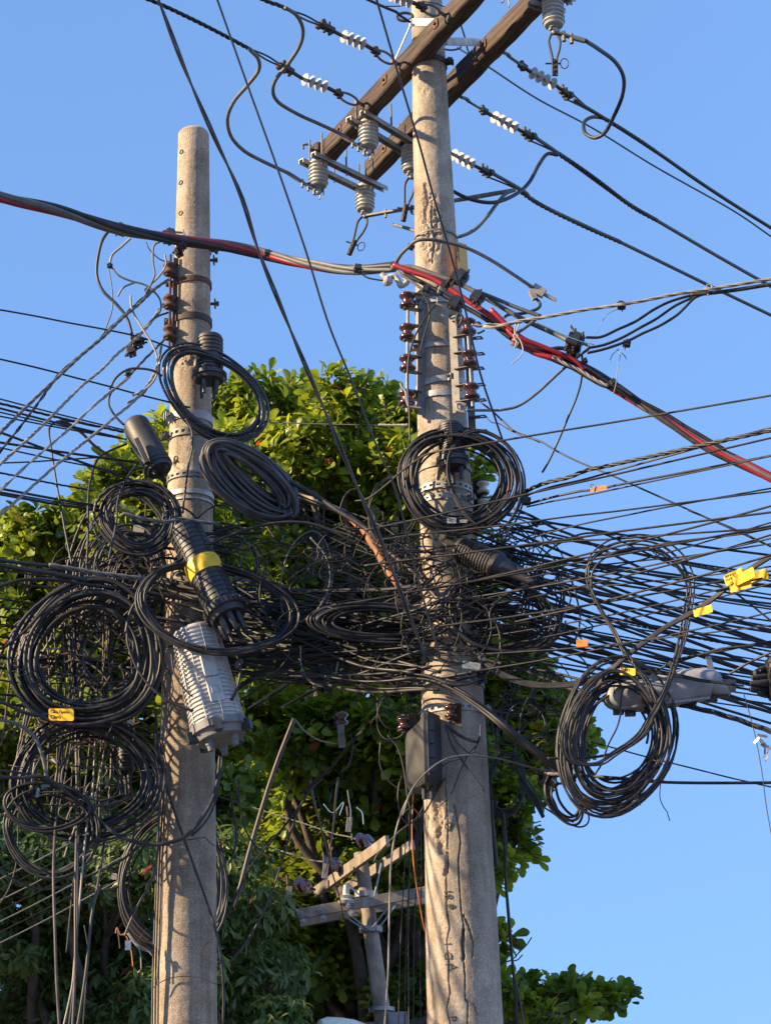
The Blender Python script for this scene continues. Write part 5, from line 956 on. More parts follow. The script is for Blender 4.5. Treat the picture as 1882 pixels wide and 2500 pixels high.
# between the poles, lower
cab('O', '5,100 30,250 55,420 35,560 0,640', 10.4, 6, k_, 'black loop end right of the left pole, upper')
cab('O', '70,0 75,200 120,380 190,500 265,560 330,640', 10.5, 4.5, 'cable_grime', 'slack cable leaning right in front of the shaded leaves')
cab('O', '640,20 560,160 470,290 350,440 210,600 110,760 20,960 -20,1050', 10.4, 6, 'cable_grime', 'cable descending to the left pole along the brown rod')
cab('O', '700,0 620,80 550,180 500,290 440,480 390,650 330,830 230,1060 110,1260 0,1390', 10.35, 5.5, 'cable_grime', 'long cable curving down to the foot of the left pole')
cab('O', '605,0 640,180 690,370 740,560 780,730 830,900 860,1050', [10.6, 21.5], 4, k_, 'thin dark wire running down to the far pole arms')
cab('O', '820,0 800,150 785,350 765,500 745,620 725,700', [10.6, 21.5], 4, 'cable_brown', 'reddish thin wire ending at the middle glass discs')
cab('O', '1440,-20 1380,90 1310,220 1260,370 1230,520 1212,700 1205,950 1200,1200 1195,1450 1170,1850', [9.9, 10.0], 4.5, 'cable_pale', 'whitish cable hanging in front of the far pole', ext='e', E=3)
cab('O', '1385,60 1378,250 1375,450 1390,680 1420,880 1465,1120 1500,1200', 10.05, 4, 'orange_cable', 'orange cable slipping down the left side of the right pole')
for k, (x0, x1, mm, lab) in enumerate(((1330, 1272, 'cable_grime', 'first thin strand hanging in front of the far pole arms'), (1360, 1320, 'cable_grime', 'second thin strand hanging in front of the far pole arms'), (1350, 1350, 'cable_brown', 'third thin strand hanging by the right pole'), (1410, 1385, 'cable_grime', 'fourth thin strand tight against the right pole'), (1440, 1440, 'cable_grime', 'fifth thin strand hanging behind the right pole edge'))):
    cab('O', f'{x0},250 {(x0*2+x1)/3+6},700 {(x0+x1*2)/3-5},1250 {x1},1850', 10.5+k*.05, 3.2, mm, lab, ext='e', E=3)
cab('O', '1540,0 1500,120 1430,270 1360,340 1300,300 1270,180 1275,60 1300,-20', 10.0, 4.5, k_, 'loop of cable left of the right pole under the black box')
cab('O', '1440,290 1370,335 1280,400 1180,500 1110,580 1090,630', 10.2, 4, 'cable_brown', 'cable slipping from the right pole to the far pole top')
cab('O', '1620,0 1560,100 1480,240 1430,290', 9.8, 5, k_, 'black cable crossing the spalled edge of the right pole')
cab('J', '1165,1540 1230,1620 1320,1680 1440,1710', 10.3, 4, 'cable_pale', 'pale cable swinging right from the top of the brown rod')
cab('J', '1640,1600 1560,1690 1480,1790 1380,1900 1200,2050', [10.1, 10.4], 7, 'cable_grime', 'twisted dull drop descending left from beside the black box', tw=3, pitch=60)
cab('J', '1540,1640 1560,1720 1530,1850 1480,1900', 10.2, 5, 'cable_grime', 'dirty cable behind the rusty upright plate')
cab('L', '230,1500 290,1330 400,1200 520,1120 640,1095 760,1100 900,1120 1040,1160 1200,1200 1350,1225', [9.6, 9.6, 9.8], 4.5, 'cable_grey', 'whitish cable arching across the right pole under the black box')
cab('L', '470,1190 540,1140 640,1110 720,1070 760,1090', 9.7, 4, k_, 'short dark cable under the whitish arch')
cab('L', '220,1500 290,1450 350,1500', 9.9, 4, k_, 'little loop end at the left edge of the right pole')
cab('L', '130,960 200,1050 240,1200 260,1350 290,1500 320,1600', 9.95, 4.5, 'cable_grime', 'cable hanging left of the black box')
cab('L', '80,1000 75,1150 130,1260 230,1340', 10.0, 4, k_, 'slack thin cable in the leaves left of the black box')
cab('L', '530,890 600,950 680,990 735,1003', 9.72, 8, k_, 'cut end of a thick black cable lying across the right pole')
cab('L', '520,880 560,1020 640,1140 720,1250 780,1335', 9.72, 5, k_, 'cable crossing the right pole down to the right below the rusty clamp')
cab('L', '540,900 600,1010 700,1080 750,960 760,900', 9.75, 3, k_, 'thin wire loop on the front of the right pole')
cab('L', '760,880 745,1000 680,1080 620,1200 560,1350 470,1450', 9.74, 3, k_, 'thin wire slanting left down the right pole')
# bundles leaving the right pole lower
g_ = 'thick black bundle sagging from the right pole to the lower right coil'
for k in range(9):
    dx, dy = rng.uniform(-14, 14), rng.uniform(-22, 22); y_ = rng.uniform(-.08, .08)
    pts = ' '.join(f'{x+dx+rng.uniform(-5, 5):.0f},{y+dy:.0f}' for x, y in ((250, 560), (420, 580), (600, 660), (760, 770), (900, 880), (1040, 1000), (1180, 1110), (1300, 1200), (1390, 1260)))
    cab('L', pts, [9.85+y_, 9.6+y_, 9.7+y_], 7, k_, 'black cable of the bundle sagging past the right pole to the lower coil', group=g_)
g_ = 'cables dropping from the waist of the right pole to the right coil'
for k in range(8):
    dx, dy = rng.uniform(-20, 20), rng.uniform(-14, 14)
    pts = ' '.join(f'{x+dx*(1-i/7):.0f},{y+dy+rng.uniform(-6, 6):.0f}' for i, (x, y) in enumerate(((560, 180), (680, 330), (800, 470), (930, 560), (1100, 610), (1280, 625), (1450, 600), (1600, 540), (1700, 470))))
    cab('L', pts, [9.8, 9.65, 9.5], 6.5, k_, 'black cable curving from the right pole waist into the big right coil', group=g_)
g_ = 'thick cables rising from the right coil to the yellow tag cluster'
for k in range(5):
    dx, dy = rng.uniform(-16, 16), rng.uniform(-12, 12)
    pts = ' '.join(f'{x+dx*(1-i/8):.0f},{y+dy:.0f}' for i, (x, y) in enumerate(((340, 1350), (400, 1180), (500, 1020), (620, 890), (780, 760), (950, 640), (1130, 540), (1280, 440), (1400, 340), (1520, 250), (1665, 160))))
    cab('M', pts, [9.55, 9.35, 9.1], 6.5, k_, 'black cable climbing from the lower right coil to the yellow tag cluster', group=g_, ext='e')
g_ = 'cables arching right of the coil to the dark multi port closure'
for k in range(5):
    dy = rng.uniform(-14, 14)
    pts = ' '.join(f'{x:.0f},{y+dy*(1-i/6):.0f}' for i, (x, y) in enumerate(((780, 930), (900, 945), (1040, 970), (1180, 1000), (1300, 1015), (1400, 1030), (1480, 1040))))
    cab('M', pts, [9.5, 9.45], 5, k_, 'black cable running over the grey closure into the multi port one', group=g_)
cab('M', '880,935 1000,880 1150,835 1300,800 1450,775 1665,745 1800,720', [9.5, 9.2], 11, k_, 'thick wrapped cable rising over the big grey closure to the right edge', tw=2, ext='e', pitch=220)
cab('M', '1380,960 1480,900 1600,840 1700,800', [9.4, 9.2], 6, k_, 'cable rising steeply to the right edge above the multi port closure', ext='e')
cab('M', '1040,1165 1200,1200 1350,1240 1500,1290 1665,1350 1850,1420', [9.6, 9.4], 15, k_, 'very thick black cable leaving under the big grey closure to the right edge', tw=3, ext='e', pitch=200)
cab('M', '150,1530 300,1530 480,1520 640,1480 780,1400 860,1300 880,1180 900,1140', 9.5, 7, k_, 'single thick cable curving inside the lower right coil')
cab('M', '640,1220 650,1100 660,1060 620,1010 540,1010 470,1060', 9.45, 5, k_, 'thin loop crossing the nose of the big grey closure')
cab('M', '650,1210 620,1320 560,1440 520,1560 470,1640', 9.45, 5, 'cable_grime', 'thin cable falling through the middle of the lower right coil')
cab('M', '430,1415 600,1460 800,1515 1000,1565 1200,1615 1400,1665 1665,1725', [9.9, 9.8], 4, k_, 'thin wire passing behind the lower right coil to the right edge', ext='e')
cab('M', '130,1630 300,1645 500,1655 700,1670 900,1690 1200,1697 1665,1695 1900,1690', [9.7, 9.5, 9.5], 8, 'cable_grime', 'level cable leaving the brown spool clamp toward the right edge', ext='e')
cab('M', '150,1635 260,1640 400,1648 560,1660 760,1680 940,1690', [9.68, 9.5], 9, 'cable_grey', 'grey twist wrapped on the level cable at the brown spool clamp', tw=3, pitch=60)
cab('M', '915,1700 910,1790 930,1850 960,1895 965,1915 978,1955', 9.6, 2.5, 'cable_grime', 'hair thin wire end dangling under the lower right coil', name='wire', cat='wire')
cab('M', '690,80 700,100 760,108', 9.4, 2.5, 'cable_grime', 'hair thin tie at the top of the figure eight', name='wire', cat='wire')
cab('M', '860,130 885,150 885,130', 9.4, 2.5, 'cable_grime', 'small curled tie under the top of the figure eight', name='wire', cat='wire')
cab('M', '820,1565 790,1600 800,1620', 9.6, 2.5, 'cable_grime', 'tiny wire curl inside the lower right coil', name='wire', cat='wire')
cab('M', '1480,1100 1520,1240 1560,1400 1600,1620 1630,1850 1665,2050', 9.3, 2.5, 'cable_grime', 'thin thread hanging down the right edge of the photo', ext='e', name='thread', cat='thread', E=2)
o = thing('foil_scrap', 'ragged silvery scrap snagged on the thread at the right edge', 'scrap', PC('M', 1600, 1430, 9.28))
for k in range(14):
    a = PC('M', 1570+k*6, 1370+k*9, 9.28); q = MB(); b = a+np.array([rng.uniform(-.03, .05), rng.uniform(-.02, .02), rng.uniform(-.06, .02)]); q.bar(a, b, .012, .002, up=rng.uniform(-1, 1, 3)); q.build('strip', 'foil', o)
cab('E', '770,605 710,640 670,710 630,770 600,830', 9.35, 2, 'cable_blue', 'pale blue thread from the small clamp to the big tap clamp', name='wire', cat='wire')
cab('E', '780,840 790,880 775,950 765,1040 750,1095', 9.38, 2, 'cable_pale', 'white thread dangling under the double curved cables', name='wire', cat='wire')
cab('E', '790,850 820,880 825,905', 9.38, 2.6, 'cable_blue', 'short thread prong pointing right under the small clamp', name='wire', cat='wire'); cab('E', '780,835 745,870 730,910', 9.38, 2.6, 'cable_blue', 'short thread prong pointing left under the small clamp', name='wire', cat='wire')
cab('E', '185,690 180,740 215,790 228,850 200,890 165,920', 9.4, 3, 'cable_white', 'white wire tail curling below the red cables', name='wire', cat='wire')
q = MB(); p = path3('E', '205,690 190,730 175,760 190,790 180,830 200,800 180,780 200,760 178,740', 9.42); q.tube(p, .004, 5); tag(q.build('wire_binding', 'cable_pale'), 'pale wire binding wound round the red cables', 'wire')
cab('E', '300,680 370,710 470,755 560,790 640,810', 9.4, 2.6, 'cable_blue', 'faint blue thread above the big tap clamp', name='wire', cat='wire')
# long pale service cable to the right
cab('E', '0,705 60,710 140,690 250,665 330,655 440,635 560,612 700,592 790,578 900,560 1100,520 1300,490 1480,460 1665,430 1900,395', [9.5, 9.1], 9, 'cable_pale', 'pale twisted aerial cable climbing right across the sky above the red bundle', tw=3, ext='e', pitch=110)
cab('E', '1200,520 1320,510 1480,490 1665,460 1900,425', [9.25, 9.1], 10, k_, 'black cable doubled under the pale aerial cable at the right edge', ext='e')
q = MB(); p = path3('E', '1290,465 1315,465 1320,480 1300,490 1285,485 1300,525', 9.2); q.tube(p, .006, 6); tag(q.build('wire_hook', 'cable_pale'), 'pale hook clipping the aerial cables together at right', 'clip')
cab('E', '590,768 680,765 780,720 880,675 980,610 1080,560 1200,525 1260,515', 9.35, 7, k_, 'uppermost dark lead rising from the big tap clamp to the aerial cable')
cab('E', '600,830 700,810 800,770 900,715 1000,660 1100,590 1180,550 1250,520', 9.35, 7, k_, 'middle dark lead rising from the big tap clamp to the aerial cable')
cab('E', '600,858 700,835 830,790 920,745 1020,700 1110,645 1160,600 1220,540 1280,515', 9.3, 7, k_, 'lowest dark lead rising from the big tap clamp to the aerial cable')
cab('D', '1310,885 1360,895 1420,885 1500,890 1600,870 1680,850', 9.55, 8, 'cable_pale', 'looped twist where the aerial cable ties to the upper right spool', tw=2, pitch=50)
cab('H', '940,420 905,440 880,445', 9.6, 5, k_, 'short lead on the upper right spool')
cab('H', '725,290 710,340 730,390 760,320 740,290', 9.55, 8, 'cable_grime', 'stripped lead hanging above the upper right spool')
cab('H', '430,110 480,200 495,300 470,400 440,500 420,600', 9.72, 4, 'cable_grime', 'thin dark lead on the face of the right pole, right one')
cab('H', '545,215 480,290 400,420 350,540 325,650 315,800 320,950 330,1100 335,1332', 9.7, 5, k_, 'dark lead slanting from the top band down the left spool rod')
cab('H', '580,60 560,120 555,200', 9.65, 3, 'cable_white', 'thin white wire over the top band of the right pole', name='wire', cat='wire')
cab('H', '260,850 270,880 300,920 310,1000 335,1040 430,1055', 9.75, 6, 'cable_pale', 'pale stub of cable looping at the lowest left spool')
cab('H', '780,1090 730,1070 715,1030 740,1015 790,1030', 9.7, 8, 'cable_pale', 'pale stub of cable under the lowest right spool')
cab('H', '80,1190 180,1193 260,1192 320,1190', [10.0, 9.95], 7, 'cable_pale', 'pale twist ending at the left rod in front of the leaves', tw=3, pitch=34)
cab('G', '740,690 900,700 1100,708 1300,712 1520,718', [10.35, 10.0], 3.5, k_, 'thin level cable crossing the bright tree crown')
cab('H', '900,1000 1000,1075 1090,1160 1180,1240 1280,1280 1390,1330', [9.9, 9.7], 5, k_, 'black drop leaving the right spool rack to the lower right')
cab('H', '960,1135 1000,1170 1060,1180 1130,1225', 9.85, 2.5, 'cable_grey', 'wavy thin wire under the holed bracket tabs', name='wire', cat='wire')
cab('I', '940,130 1050,180 1160,215 1280,285 1400,345 1530,400 1665,455 1900,560', [9.8, 9.4], 5, k_, 'black drop continuing across the right sky', ext='e')
# right side vertical drops
cab('Q', '625,240 640,450 650,700 665,900 680,1080 700,1300 718,1500 730,1680', 10.1, 8, 'cable_grime', 'dark cable hanging right of the right pole to the bottom edge', ext='e', E=3)
cab('Q', '635,230 655,440 652,650 680,1000 705,1300 745,1500 775,1690', 10.08, 5, 'cable_brown', 'browner cable twined with the one right of the right pole', ext='e', E=3)
cab('Q', '548,150 558,300 575,480 588,600', 10.02, 12, k_, 'short black conduit edge on the right flank of the right pole', name='conduit', cat='conduit')
cab('Q', '730,0 800,100 850,170 905,265', 10.0, 9, k_, 'cut thick cable end pointing down right of the right pole')
cab('Q', '740,-40 830,60 880,170 960,230 1050,290 1140,330 1200,310 1210,250 1160,150 1120,80', 9.9, 4.5, k_, 'thin outer loop hanging lowest right of the right pole')
cab('L', '1000,1180 1060,1290 1130,1390 1180,1510', 10.0, 10, k_, 'thick cut cable behind the thin hanging loops at right')
for k, (s, lab) in enumerate((('1200,1310 1250,1400 1300,1500 1390,1545', 'inner black loop cable under the brown spool clamp'), ('1260,1290 1290,1400 1350,1480 1400,1500 1420,1420 1370,1300', 'outer black loop cable under the brown spool clamp'))): cab('L', s, 9.85, 7, k_, lab)
# ---------------------------------------------------------------- spans fanning to the right
def fan(pairs, c, w, Y, m, label, group, sag=12, tws=()):
    for k, (x0, y0, x1, y1) in enumerate(pairs):
        mx, my = (x0+x1)/2, (y0+y1)/2+sag*(1+.5*rng.uniform(-1, 1)); YY = [Y[0]+rng.uniform(-.12, .12), Y[1]+rng.uniform(-.3, .3)]
        cab(c, f'{x0},{y0} {(x0+mx)/2:.0f},{(y0+my)/2+sag*.3:.0f} {mx:.0f},{my:.0f} {(mx+x1)/2:.0f},{(my+y1)/2+sag*.3:.0f} {x1},{y1}', YY, w*rng.uniform(.8, 1.25), m if isinstance(m, str) else m[k % len(m)], label if isinstance(label, str) else label[k], ext='e', group=group, tw=2 if k in tws else 0, E=12)
G1 = 'cables descending from the right pole to the right edge'
pr_ = []
for k in range(30):
    t = k/29; x0 = 1100+rng.uniform(-60, 90); y0 = 1250+t*330+rng.uniform(-25, 25)+(x0-1130)*.4; pr_.append((round(x0), round(y0), 1900, round(1375+t*370+rng.uniform(-22, 22))))
fan(pr_, 'S', 5.0, (9.9, 10.6), ('cable_black', 'cable_grime', 'cable_black'), 'thin black span among those slanting down from the right pole to the edge', G1, 8, tws=(3, 17))
pr_ = []
for k in range(12):
    t = k/11; pr_.append((round(1140+rng.uniform(-40, 60)), round(1270+t*260), 1900, round(1560+t*200+rng.uniform(-14, 14))))
fan(pr_, 'S', 7.5, (9.9, 10.5), ('cable_black',), 'thicker black span among those slanting down from right pole to edge', 'thicker cables descending from the right pole to the right edge', 6)
fan([(960, 1510, 1900, 1270), (1000, 1480, 1900, 1310), (980, 1540, 1900, 1390), (1150, 1560, 1900, 1400), (1100, 1600, 1900, 1420), (1250, 1520, 1900, 1350), (1050, 1440, 1900, 1230), (1150, 1640, 1900, 1490), (1300, 1440, 1900, 1380), (980, 1600, 1600, 1560), (1180, 1480, 1900, 1300)], 'S', 4.6, (9.8, 9.0), ('cable_grime', 'cable_black'), 'thin span among those rising gently from the wire mass to the right', 'cables rising from the wire mass to the right edge', 10)
g_ = 'sunlit spans passing in front of the right pole'
cab('I', '-90,620 0,600 120,510 220,420 330,340 430,290 560,268 900,210 1280,147 1665,85 1900,45', [9.7, 9.5, 9.1], 5, 'cable_grime', 'uppermost span in front of the right pole, crossing the top of the ring', ext='e', E=12)
cab('I', '-20,815 250,760 500,705 800,635 1050,578 1350,510 1665,440 1900,385', [9.6, 9.2], 5, 'cable_grime', 'span crossing the lower half of the ring on the right pole', ext='e', E=12)
cab('I', '60,885 330,845 600,818 850,790 1060,765 1350,725 1665,690 1900,660', [9.6, 9.2], 4.5, 'cable_grime', 'span crossing the right pole just below the ring', ext='e', E=12)
cab('I', '-30,1058 250,1020 560,985 850,945 1150,905 1400,870 1665,830 1900,800', [9.6, 9.2], 5.5, 'cable_grime', 'span crossing the aslant black closure on the right pole', ext='e', E=12)
cab('I', '-200,1320 0,1290 350,1225 700,1165 950,1120 1250,1070 1450,1030 1665,990 1900,945', [9.6, 9.2], 5, 'cable_grime', 'span crossing the right pole below the aslant closure', ext='e', E=12)
cab('I', '980,590 1040,570 1110,530 1220,490 1350,460 1480,410 1600,385 1760,350', [9.9, 9.2], 11, k_, 'thick wrapped cable leaving the ring to the right edge', tw=3, pitch=95, ext='e', E=12)
cab('I', '1000,620 1100,570 1250,520 1450,475 1665,415 1900,350', [9.9, 9.2], 5, k_, 'thin cable directly below the thick wrapped one', ext='e', E=12)
cab('I', '1080,640 1180,610 1300,580 1420,555 1500,545', [9.8, 9.5], 6, k_, 'dark blue black cable up to the orange tag')
cab('I', '1620,528 1665,515 1900,470', [9.4, 9.2], 6, k_, 'continuation of that cable right of the orange tag', ext='e', E=12)
cab('I', '1070,660 1250,620 1450,585 1665,540 1900,490', [9.8, 9.2], 4, 'cable_grime', 'thin cable beneath the orange tag', ext='e', E=12)
cab('I', '980,670 1100,720 1250,800 1400,860 1550,930 1665,990 1900,1100', [9.9, 9.8], 7, k_, 'dark cable with a splice descending right of the ring', ext='')
cab('M', '-30,60 200,-10 400,-60 700,-120 1000,-180 1665,-300', [9.7, 9.2], 4, 'cable_grime', 'faint thin span rising above the figure eight', ext='e', E=12)
cab('M', '-30,100 300,60 600,45 900,20 1200,0 1665,-30', [9.7, 9.2], 5, 'cable_grime', 'span touching the top of the figure eight', ext='e', E=12)
cab('M', '0,255 300,190 600,140 900,85 1250,35 1500,0 1800,-50', [9.6, 9.1], 8, 'cable_grime', 'thick pair of spans crossing the upper loop of the figure eight', ext='e', tw=2, E=12, pitch=300)
cab('M', '0,310 400,235 800,190 1100,160 1400,115 1665,75 1900,40', [9.6, 9.1], 4, 'cable_grime', 'thin span crossing the middle of the upper loop', ext='e', E=12)
cab('M', '-50,-30 200,-60 500,0 800,130 1100,270 1400,400 1665,600', [10.0, 9.9], 5, k_, 'dark span falling steeply behind the figure eight', ext='e', E=12)
cab('M', '1100,-150 1400,-30 1665,95 1900,200', [10.0, 9.9], 4, k_, 'dark thin span falling at the upper right edge', ext='e', E=12)
cab('I', '1130,1330 1120,1200 1150,1050 1240,940 1400,855 1530,835 1665,850', 9.8, 5, k_, 'thin free cable bowing over the spans right of the right pole')
cab('I', '900,800 1000,870 1150,930 1300,1060 1380,1180 1420,1330', 9.75, 5, k_, 'thin cable arching down right of the ring')
cab('L', '1080,0 1180,30 1270,130 1285,250 1200,350 1050,390 850,380 700,330 560,220', 9.7, 9, k_, 'thick arc of cable right of the waist of the right pole')
cab('L', '1400,0 1430,150 1400,300 1300,370 1150,400', 9.8, 5, k_, 'thin outer arc right of the waist of the right pole')
cab('S', '1180,1608 1290,1640 1400,1685 1500,1720', [9.9, 9.6], 9, 'cable_grime', 'thick frayed cable from the tree edge down to the right coil')
cab('S', '1170,1648 1300,1635 1400,1655 1490,1680', [9.9, 9.6], 7, k_, 'black cable below the frayed one reaching the right coil')
# ---------------------------------------------------------------- spans from the left edge
G2 = 'black spans entering from the left edge'
L_ = [((0, 205), (840, 415), 5), ((0, 235), (840, 430), 9), ((0, 268), (820, 470), 7), ((0, 295), (720, 450), 5), ((0, 322), (860, 480), 5), ((0, 430), (900, 755), 8), ((0, 500), (930, 635), 8), ((0, 535), (760, 690), 5),
      ((0, 705), (640, 828), 7), ((0, 812), (700, 935), 8), ((0, 850), (690, 965), 9), ((0, 835), (680, 945), 5)]
nm_ = ['topmost', 'twisted second', 'third', 'fourth', 'fifth', 'first middle', 'second middle', 'third middle', 'twisted lower', 'upper of the lowest trio', 'bottom', 'middle of the lowest trio']
for k, (a, b, w_) in enumerate(L_):
    m_x, m_y = (a[0]+b[0])/2, (a[1]+b[1])/2+4
    e0 = (a[0]-250, a[1]-250*(b[1]-a[1])/(b[0]-a[0]))
    cab('F', f'{e0[0]},{e0[1]:.0f} {a[0]},{a[1]} {m_x},{m_y} {b[0]},{b[1]}', [9.6, 10.3], w_*.8, k_, f'{nm_[k]} black span entering from the left edge toward the left pole', ext='b', tw=3 if k in (1, 8) else 0, E=12, pitch=70)
pr_ = []
g_ = 'cables crossing low at the left in front of the leaves'
for k in range(16):
    y0 = 1360+k*24+rng.uniform(-12, 12)
    cab('S', f'-80,{y0-20:.0f} 60,{y0:.0f} 200,{y0+rng.uniform(0, 34):.0f} {360+rng.uniform(-30, 60):.0f},{y0+rng.uniform(10, 60):.0f}', [10.2, 10.7], rng.uniform(4, 8), ('cable_black', 'cable_grime')[k % 2], 'one of the dark cables crossing behind the biggest coil from the left edge', ext='b', group=g_, jit=.006)
SL = MB()
g_ = 'wires slanting through the big left coils'
for k in range(22):
    x0 = rng.uniform(60, 330); x1 = x0+rng.uniform(-200, -40); 
    cab('S', f'{x0+60:.0f},{rng.uniform(1380, 1480):.0f} {(x0+x1)/2+rng.uniform(-15, 15):.0f},{rng.uniform(1560, 1640):.0f} {x1:.0f},{rng.uniform(1760, 1980):.0f}', [10.35, 10.6], rng.uniform(3.5, 6.5), ('cable_grime', 'cable_brown', 'cable_pale')[k % 3], 'one of the sunlit wires slanting through the round coils at left', group=g_, jit=.01, mb=SL if k >= 12 else None)
g_ = 'steep wires falling below the big left coil'
for k in range(16):
    x0 = rng.uniform(120, 330)
    cab('S', f'{x0+rng.uniform(-20, 20):.0f},{rng.uniform(1400, 1560):.0f} {x0:.0f},{rng.uniform(1700, 1780):.0f} {x0-20+rng.uniform(-25, 25):.0f},{rng.uniform(1900, 2100):.0f}', [10.4, 10.5], rng.uniform(3.5, 6.5), ('cable_brown', 'cable_grime', 'cable_black')[k % 3], 'one of the steep wires falling behind the lower left loops', group=g_, jit=.008, mb=SL if k >= 9 else None)
tag(SL.build('loose_wires', 'cable_brown', sharp=0), 'loose minor wires hanging through the left hand coils', 'loose wires', kind='stuff')
g_ = 'straight faint lines crossing the leaves at the far left'
for k in range(8):
    y0 = 2060+k*26; cab('S', f'-60,{y0+90:.0f} 120,{y0:.0f} 330,{y0-115:.0f}', [11.2, 11.6], 3.5, 'cable_pale' if k % 2 else 'cable_grime', 'one of the parallel thin lines slanting behind the lower left loops', group=g_)
# ---------------------------------------------------------------- the mass between the poles
g_ = 'cables sagging between the two poles'
SM = MB()
for k in range(84):
    y0 = rng.uniform(1380, 1640); y1 = rng.uniform(1420, 1690); sg = rng.uniform(0, 80); w_ = rng.choice([4, 5, 6, 8])
    x0, x1 = rng.uniform(420, 560), rng.uniform(1010, 1230); a = (x0*.7+x1*.3, y0*.7+y1*.3+sg*.8); b = (x0*.3+x1*.7, y0*.3+y1*.7+sg*.8)
    cab('S', f'{x0:.0f},{y0:.0f} {a[0]:.0f},{a[1]:.0f} {b[0]:.0f},{b[1]:.0f} {x1:.0f},{y1:.0f}', [10.6+rng.uniform(-.3, .2), 10.1, 9.82+rng.uniform(-.16, .3)], w_, ('cable_black', 'cable_black', 'cable_grime')[k % 3], 'one of the dark cables sagging in the mass between the two poles', group=g_, jit=.012, mb=SM if k >= 34 else None)
tag(SM.build('cable_mass', 'cable_black', sharp=0), 'dense black mass of lesser cables sagging between the two poles', 'cable mass', kind='stuff')
g_ = 'pale diagonal wires behind the mass between the poles'
for k in range(9):
    x0 = rng.uniform(560, 700); y0 = rng.uniform(1660, 1740); cab('S', f'{x0:.0f},{y0:.0f} {x0+150:.0f},{y0-95+rng.uniform(-12, 12):.0f} {x0+330:.0f},{y0-190+rng.uniform(-30, 30):.0f}', [10.7, 10.5], rng.uniform(3.5, 6), ('cable_pale', 'cable_grime', 'cable_brown')[k % 3], 'pale diagonal wire seen through the mass between the poles', group=g_, jit=.008)
g_ = 'heavy black trunk cables between the poles'
for k in range(7):
    y_ = rng.uniform(-16, 16); cab('S', f'380,{1420+y_:.0f} 560,{1470+y_:.0f} 720,{1500+y_:.0f} 900,{1515+y_:.0f} 1060,{1580+y_:.0f} 1180,{1660+y_:.0f}', [10.5, 10.1, 9.9], 9, k_, 'heavy black cable in the rope running between the closures and the right pole', group=g_, jit=.012)
cab('I', '-700,400 -400,560 -200,690 0,820 60,900 180,1000 300,1100 420,1230 520,1330', [10.2, 9.8], 12, k_, 'thick dark rope of cable passing over the orange duct')
for k in range(6):
    cab('S', f'640,{1180+k*9} 760,{1220+k*14} 880,{1262+k*16} 1000,{1330+k*13} 1070,{1390+k*8}', [10.3, 9.95], 5, k_, 'one of the six dark cables arriving over the orange duct', group='six dark cables over the orange duct', jit=.012)
g_ = 'cables bridging the left pole behind its closures'
for k in range(14):
    y0 = rng.uniform(1260, 1560); cab('S', f'{rng.uniform(250, 380):.0f},{y0:.0f} 450,{y0+rng.uniform(-10, 50):.0f} {rng.uniform(560, 700):.0f},{y0+rng.uniform(10, 90):.0f}', [10.4, 10.38], rng.uniform(4, 8), ('cable_black', 'cable_grime')[k % 2], 'one of the dark cables crossing the left pole behind the long closures', group=g_, jit=.01)
# the finest tangle nobody could count: one object for each pole
def tangle(label, boxes, n, Y, w, m, seed):
    g = np.random.RandomState(seed); mb = MB()
    for i in range(n):
        x0, y0, x1, y1 = boxes[i % len(boxes)]; W_, H_ = x1-x0, y1-y0; cx, cy = g.uniform(x0+W_*.2, x1-W_*.2), g.uniform(y0+H_*.2, y1-H_*.2); pts = []
        rx, ry = g.uniform(.14, .46)*W_, g.uniform(.08, .30)*H_; a0 = g.uniform(0, 6.28); sw = g.uniform(2.2, 7.5); ro = g.uniform(-.5, .5); y_ = g.uniform(*Y); yv = g.uniform(-.12, .12); k = int(sw*3)+3
        for j in range(k):
            a = a0+sw*j/k; s_ = 1+.25*math.sin(a*.7+i)+.1*j/k; u, v = rx*s_*math.cos(a), ry*s_*math.sin(a); pts.append(P(cx+u*math.cos(ro)-v*math.sin(ro), cy+u*math.sin(ro)+v*math.cos(ro)+10*abs(math.cos(a)), min(max(y_+yv*math.sin(a*.5), Y[0]), Y[1])))
        q = smooth(pts, 6); mb.tube(q, g.uniform(*w)/2*mpp(q[0]), 5)
    return tag(mb.build('wire_tangle', m, sharp=0), label, 'wire tangle', kind='stuff')
tangle('fine dark tangle of wires round the waist of the right pole', [(960, 1260, 1260, 1640), (1010, 1380, 1380, 1560), (940, 1290, 1120, 1420)], 120, (9.66, 10.25), (2.6, 5), 'cable_black', 1)
tangle('fine dirty tangle of wires between the two poles', [(600, 1330, 980, 1640), (720, 1290, 980, 1420)], 52, (9.95, 10.6), (2.4, 4.5), 'cable_black', 2)
tangle('fine dark tangle of wires round the left pole', [(180, 1290, 420, 1560), (380, 1240, 620, 1500)], 70, (10.4, 10.8), (3, 5.5), 'cable_black', 3)
tangle('fine brownish tangle of wires through the lower left coils', [(40, 1450, 380, 1800), (60, 1750, 380, 2050)], 30, (10.25, 10.5), (2.6, 5), 'cable_brown', 4)
tangle('fine pale tangle of wire ends left of the right pole ring', [(850, 1180, 1000, 1420)], 8, (9.95, 10.2), (2.4, 4), 'cable_grime', 5)
tangle('fine wires straying at the right flank of the right pole', [(1170, 1560, 1420, 1900), (1150, 1240, 1330, 1420)], 44, (9.8, 10.2), (2.6, 4.5), 'cable_black', 6)
tangle('fine wires straggling beside the black box left of the right pole', [(930, 1610, 1060, 1830), (880, 1580, 1040, 1700)], 22, (9.85, 10.2), (2.4, 4), 'cable_grime', 7)
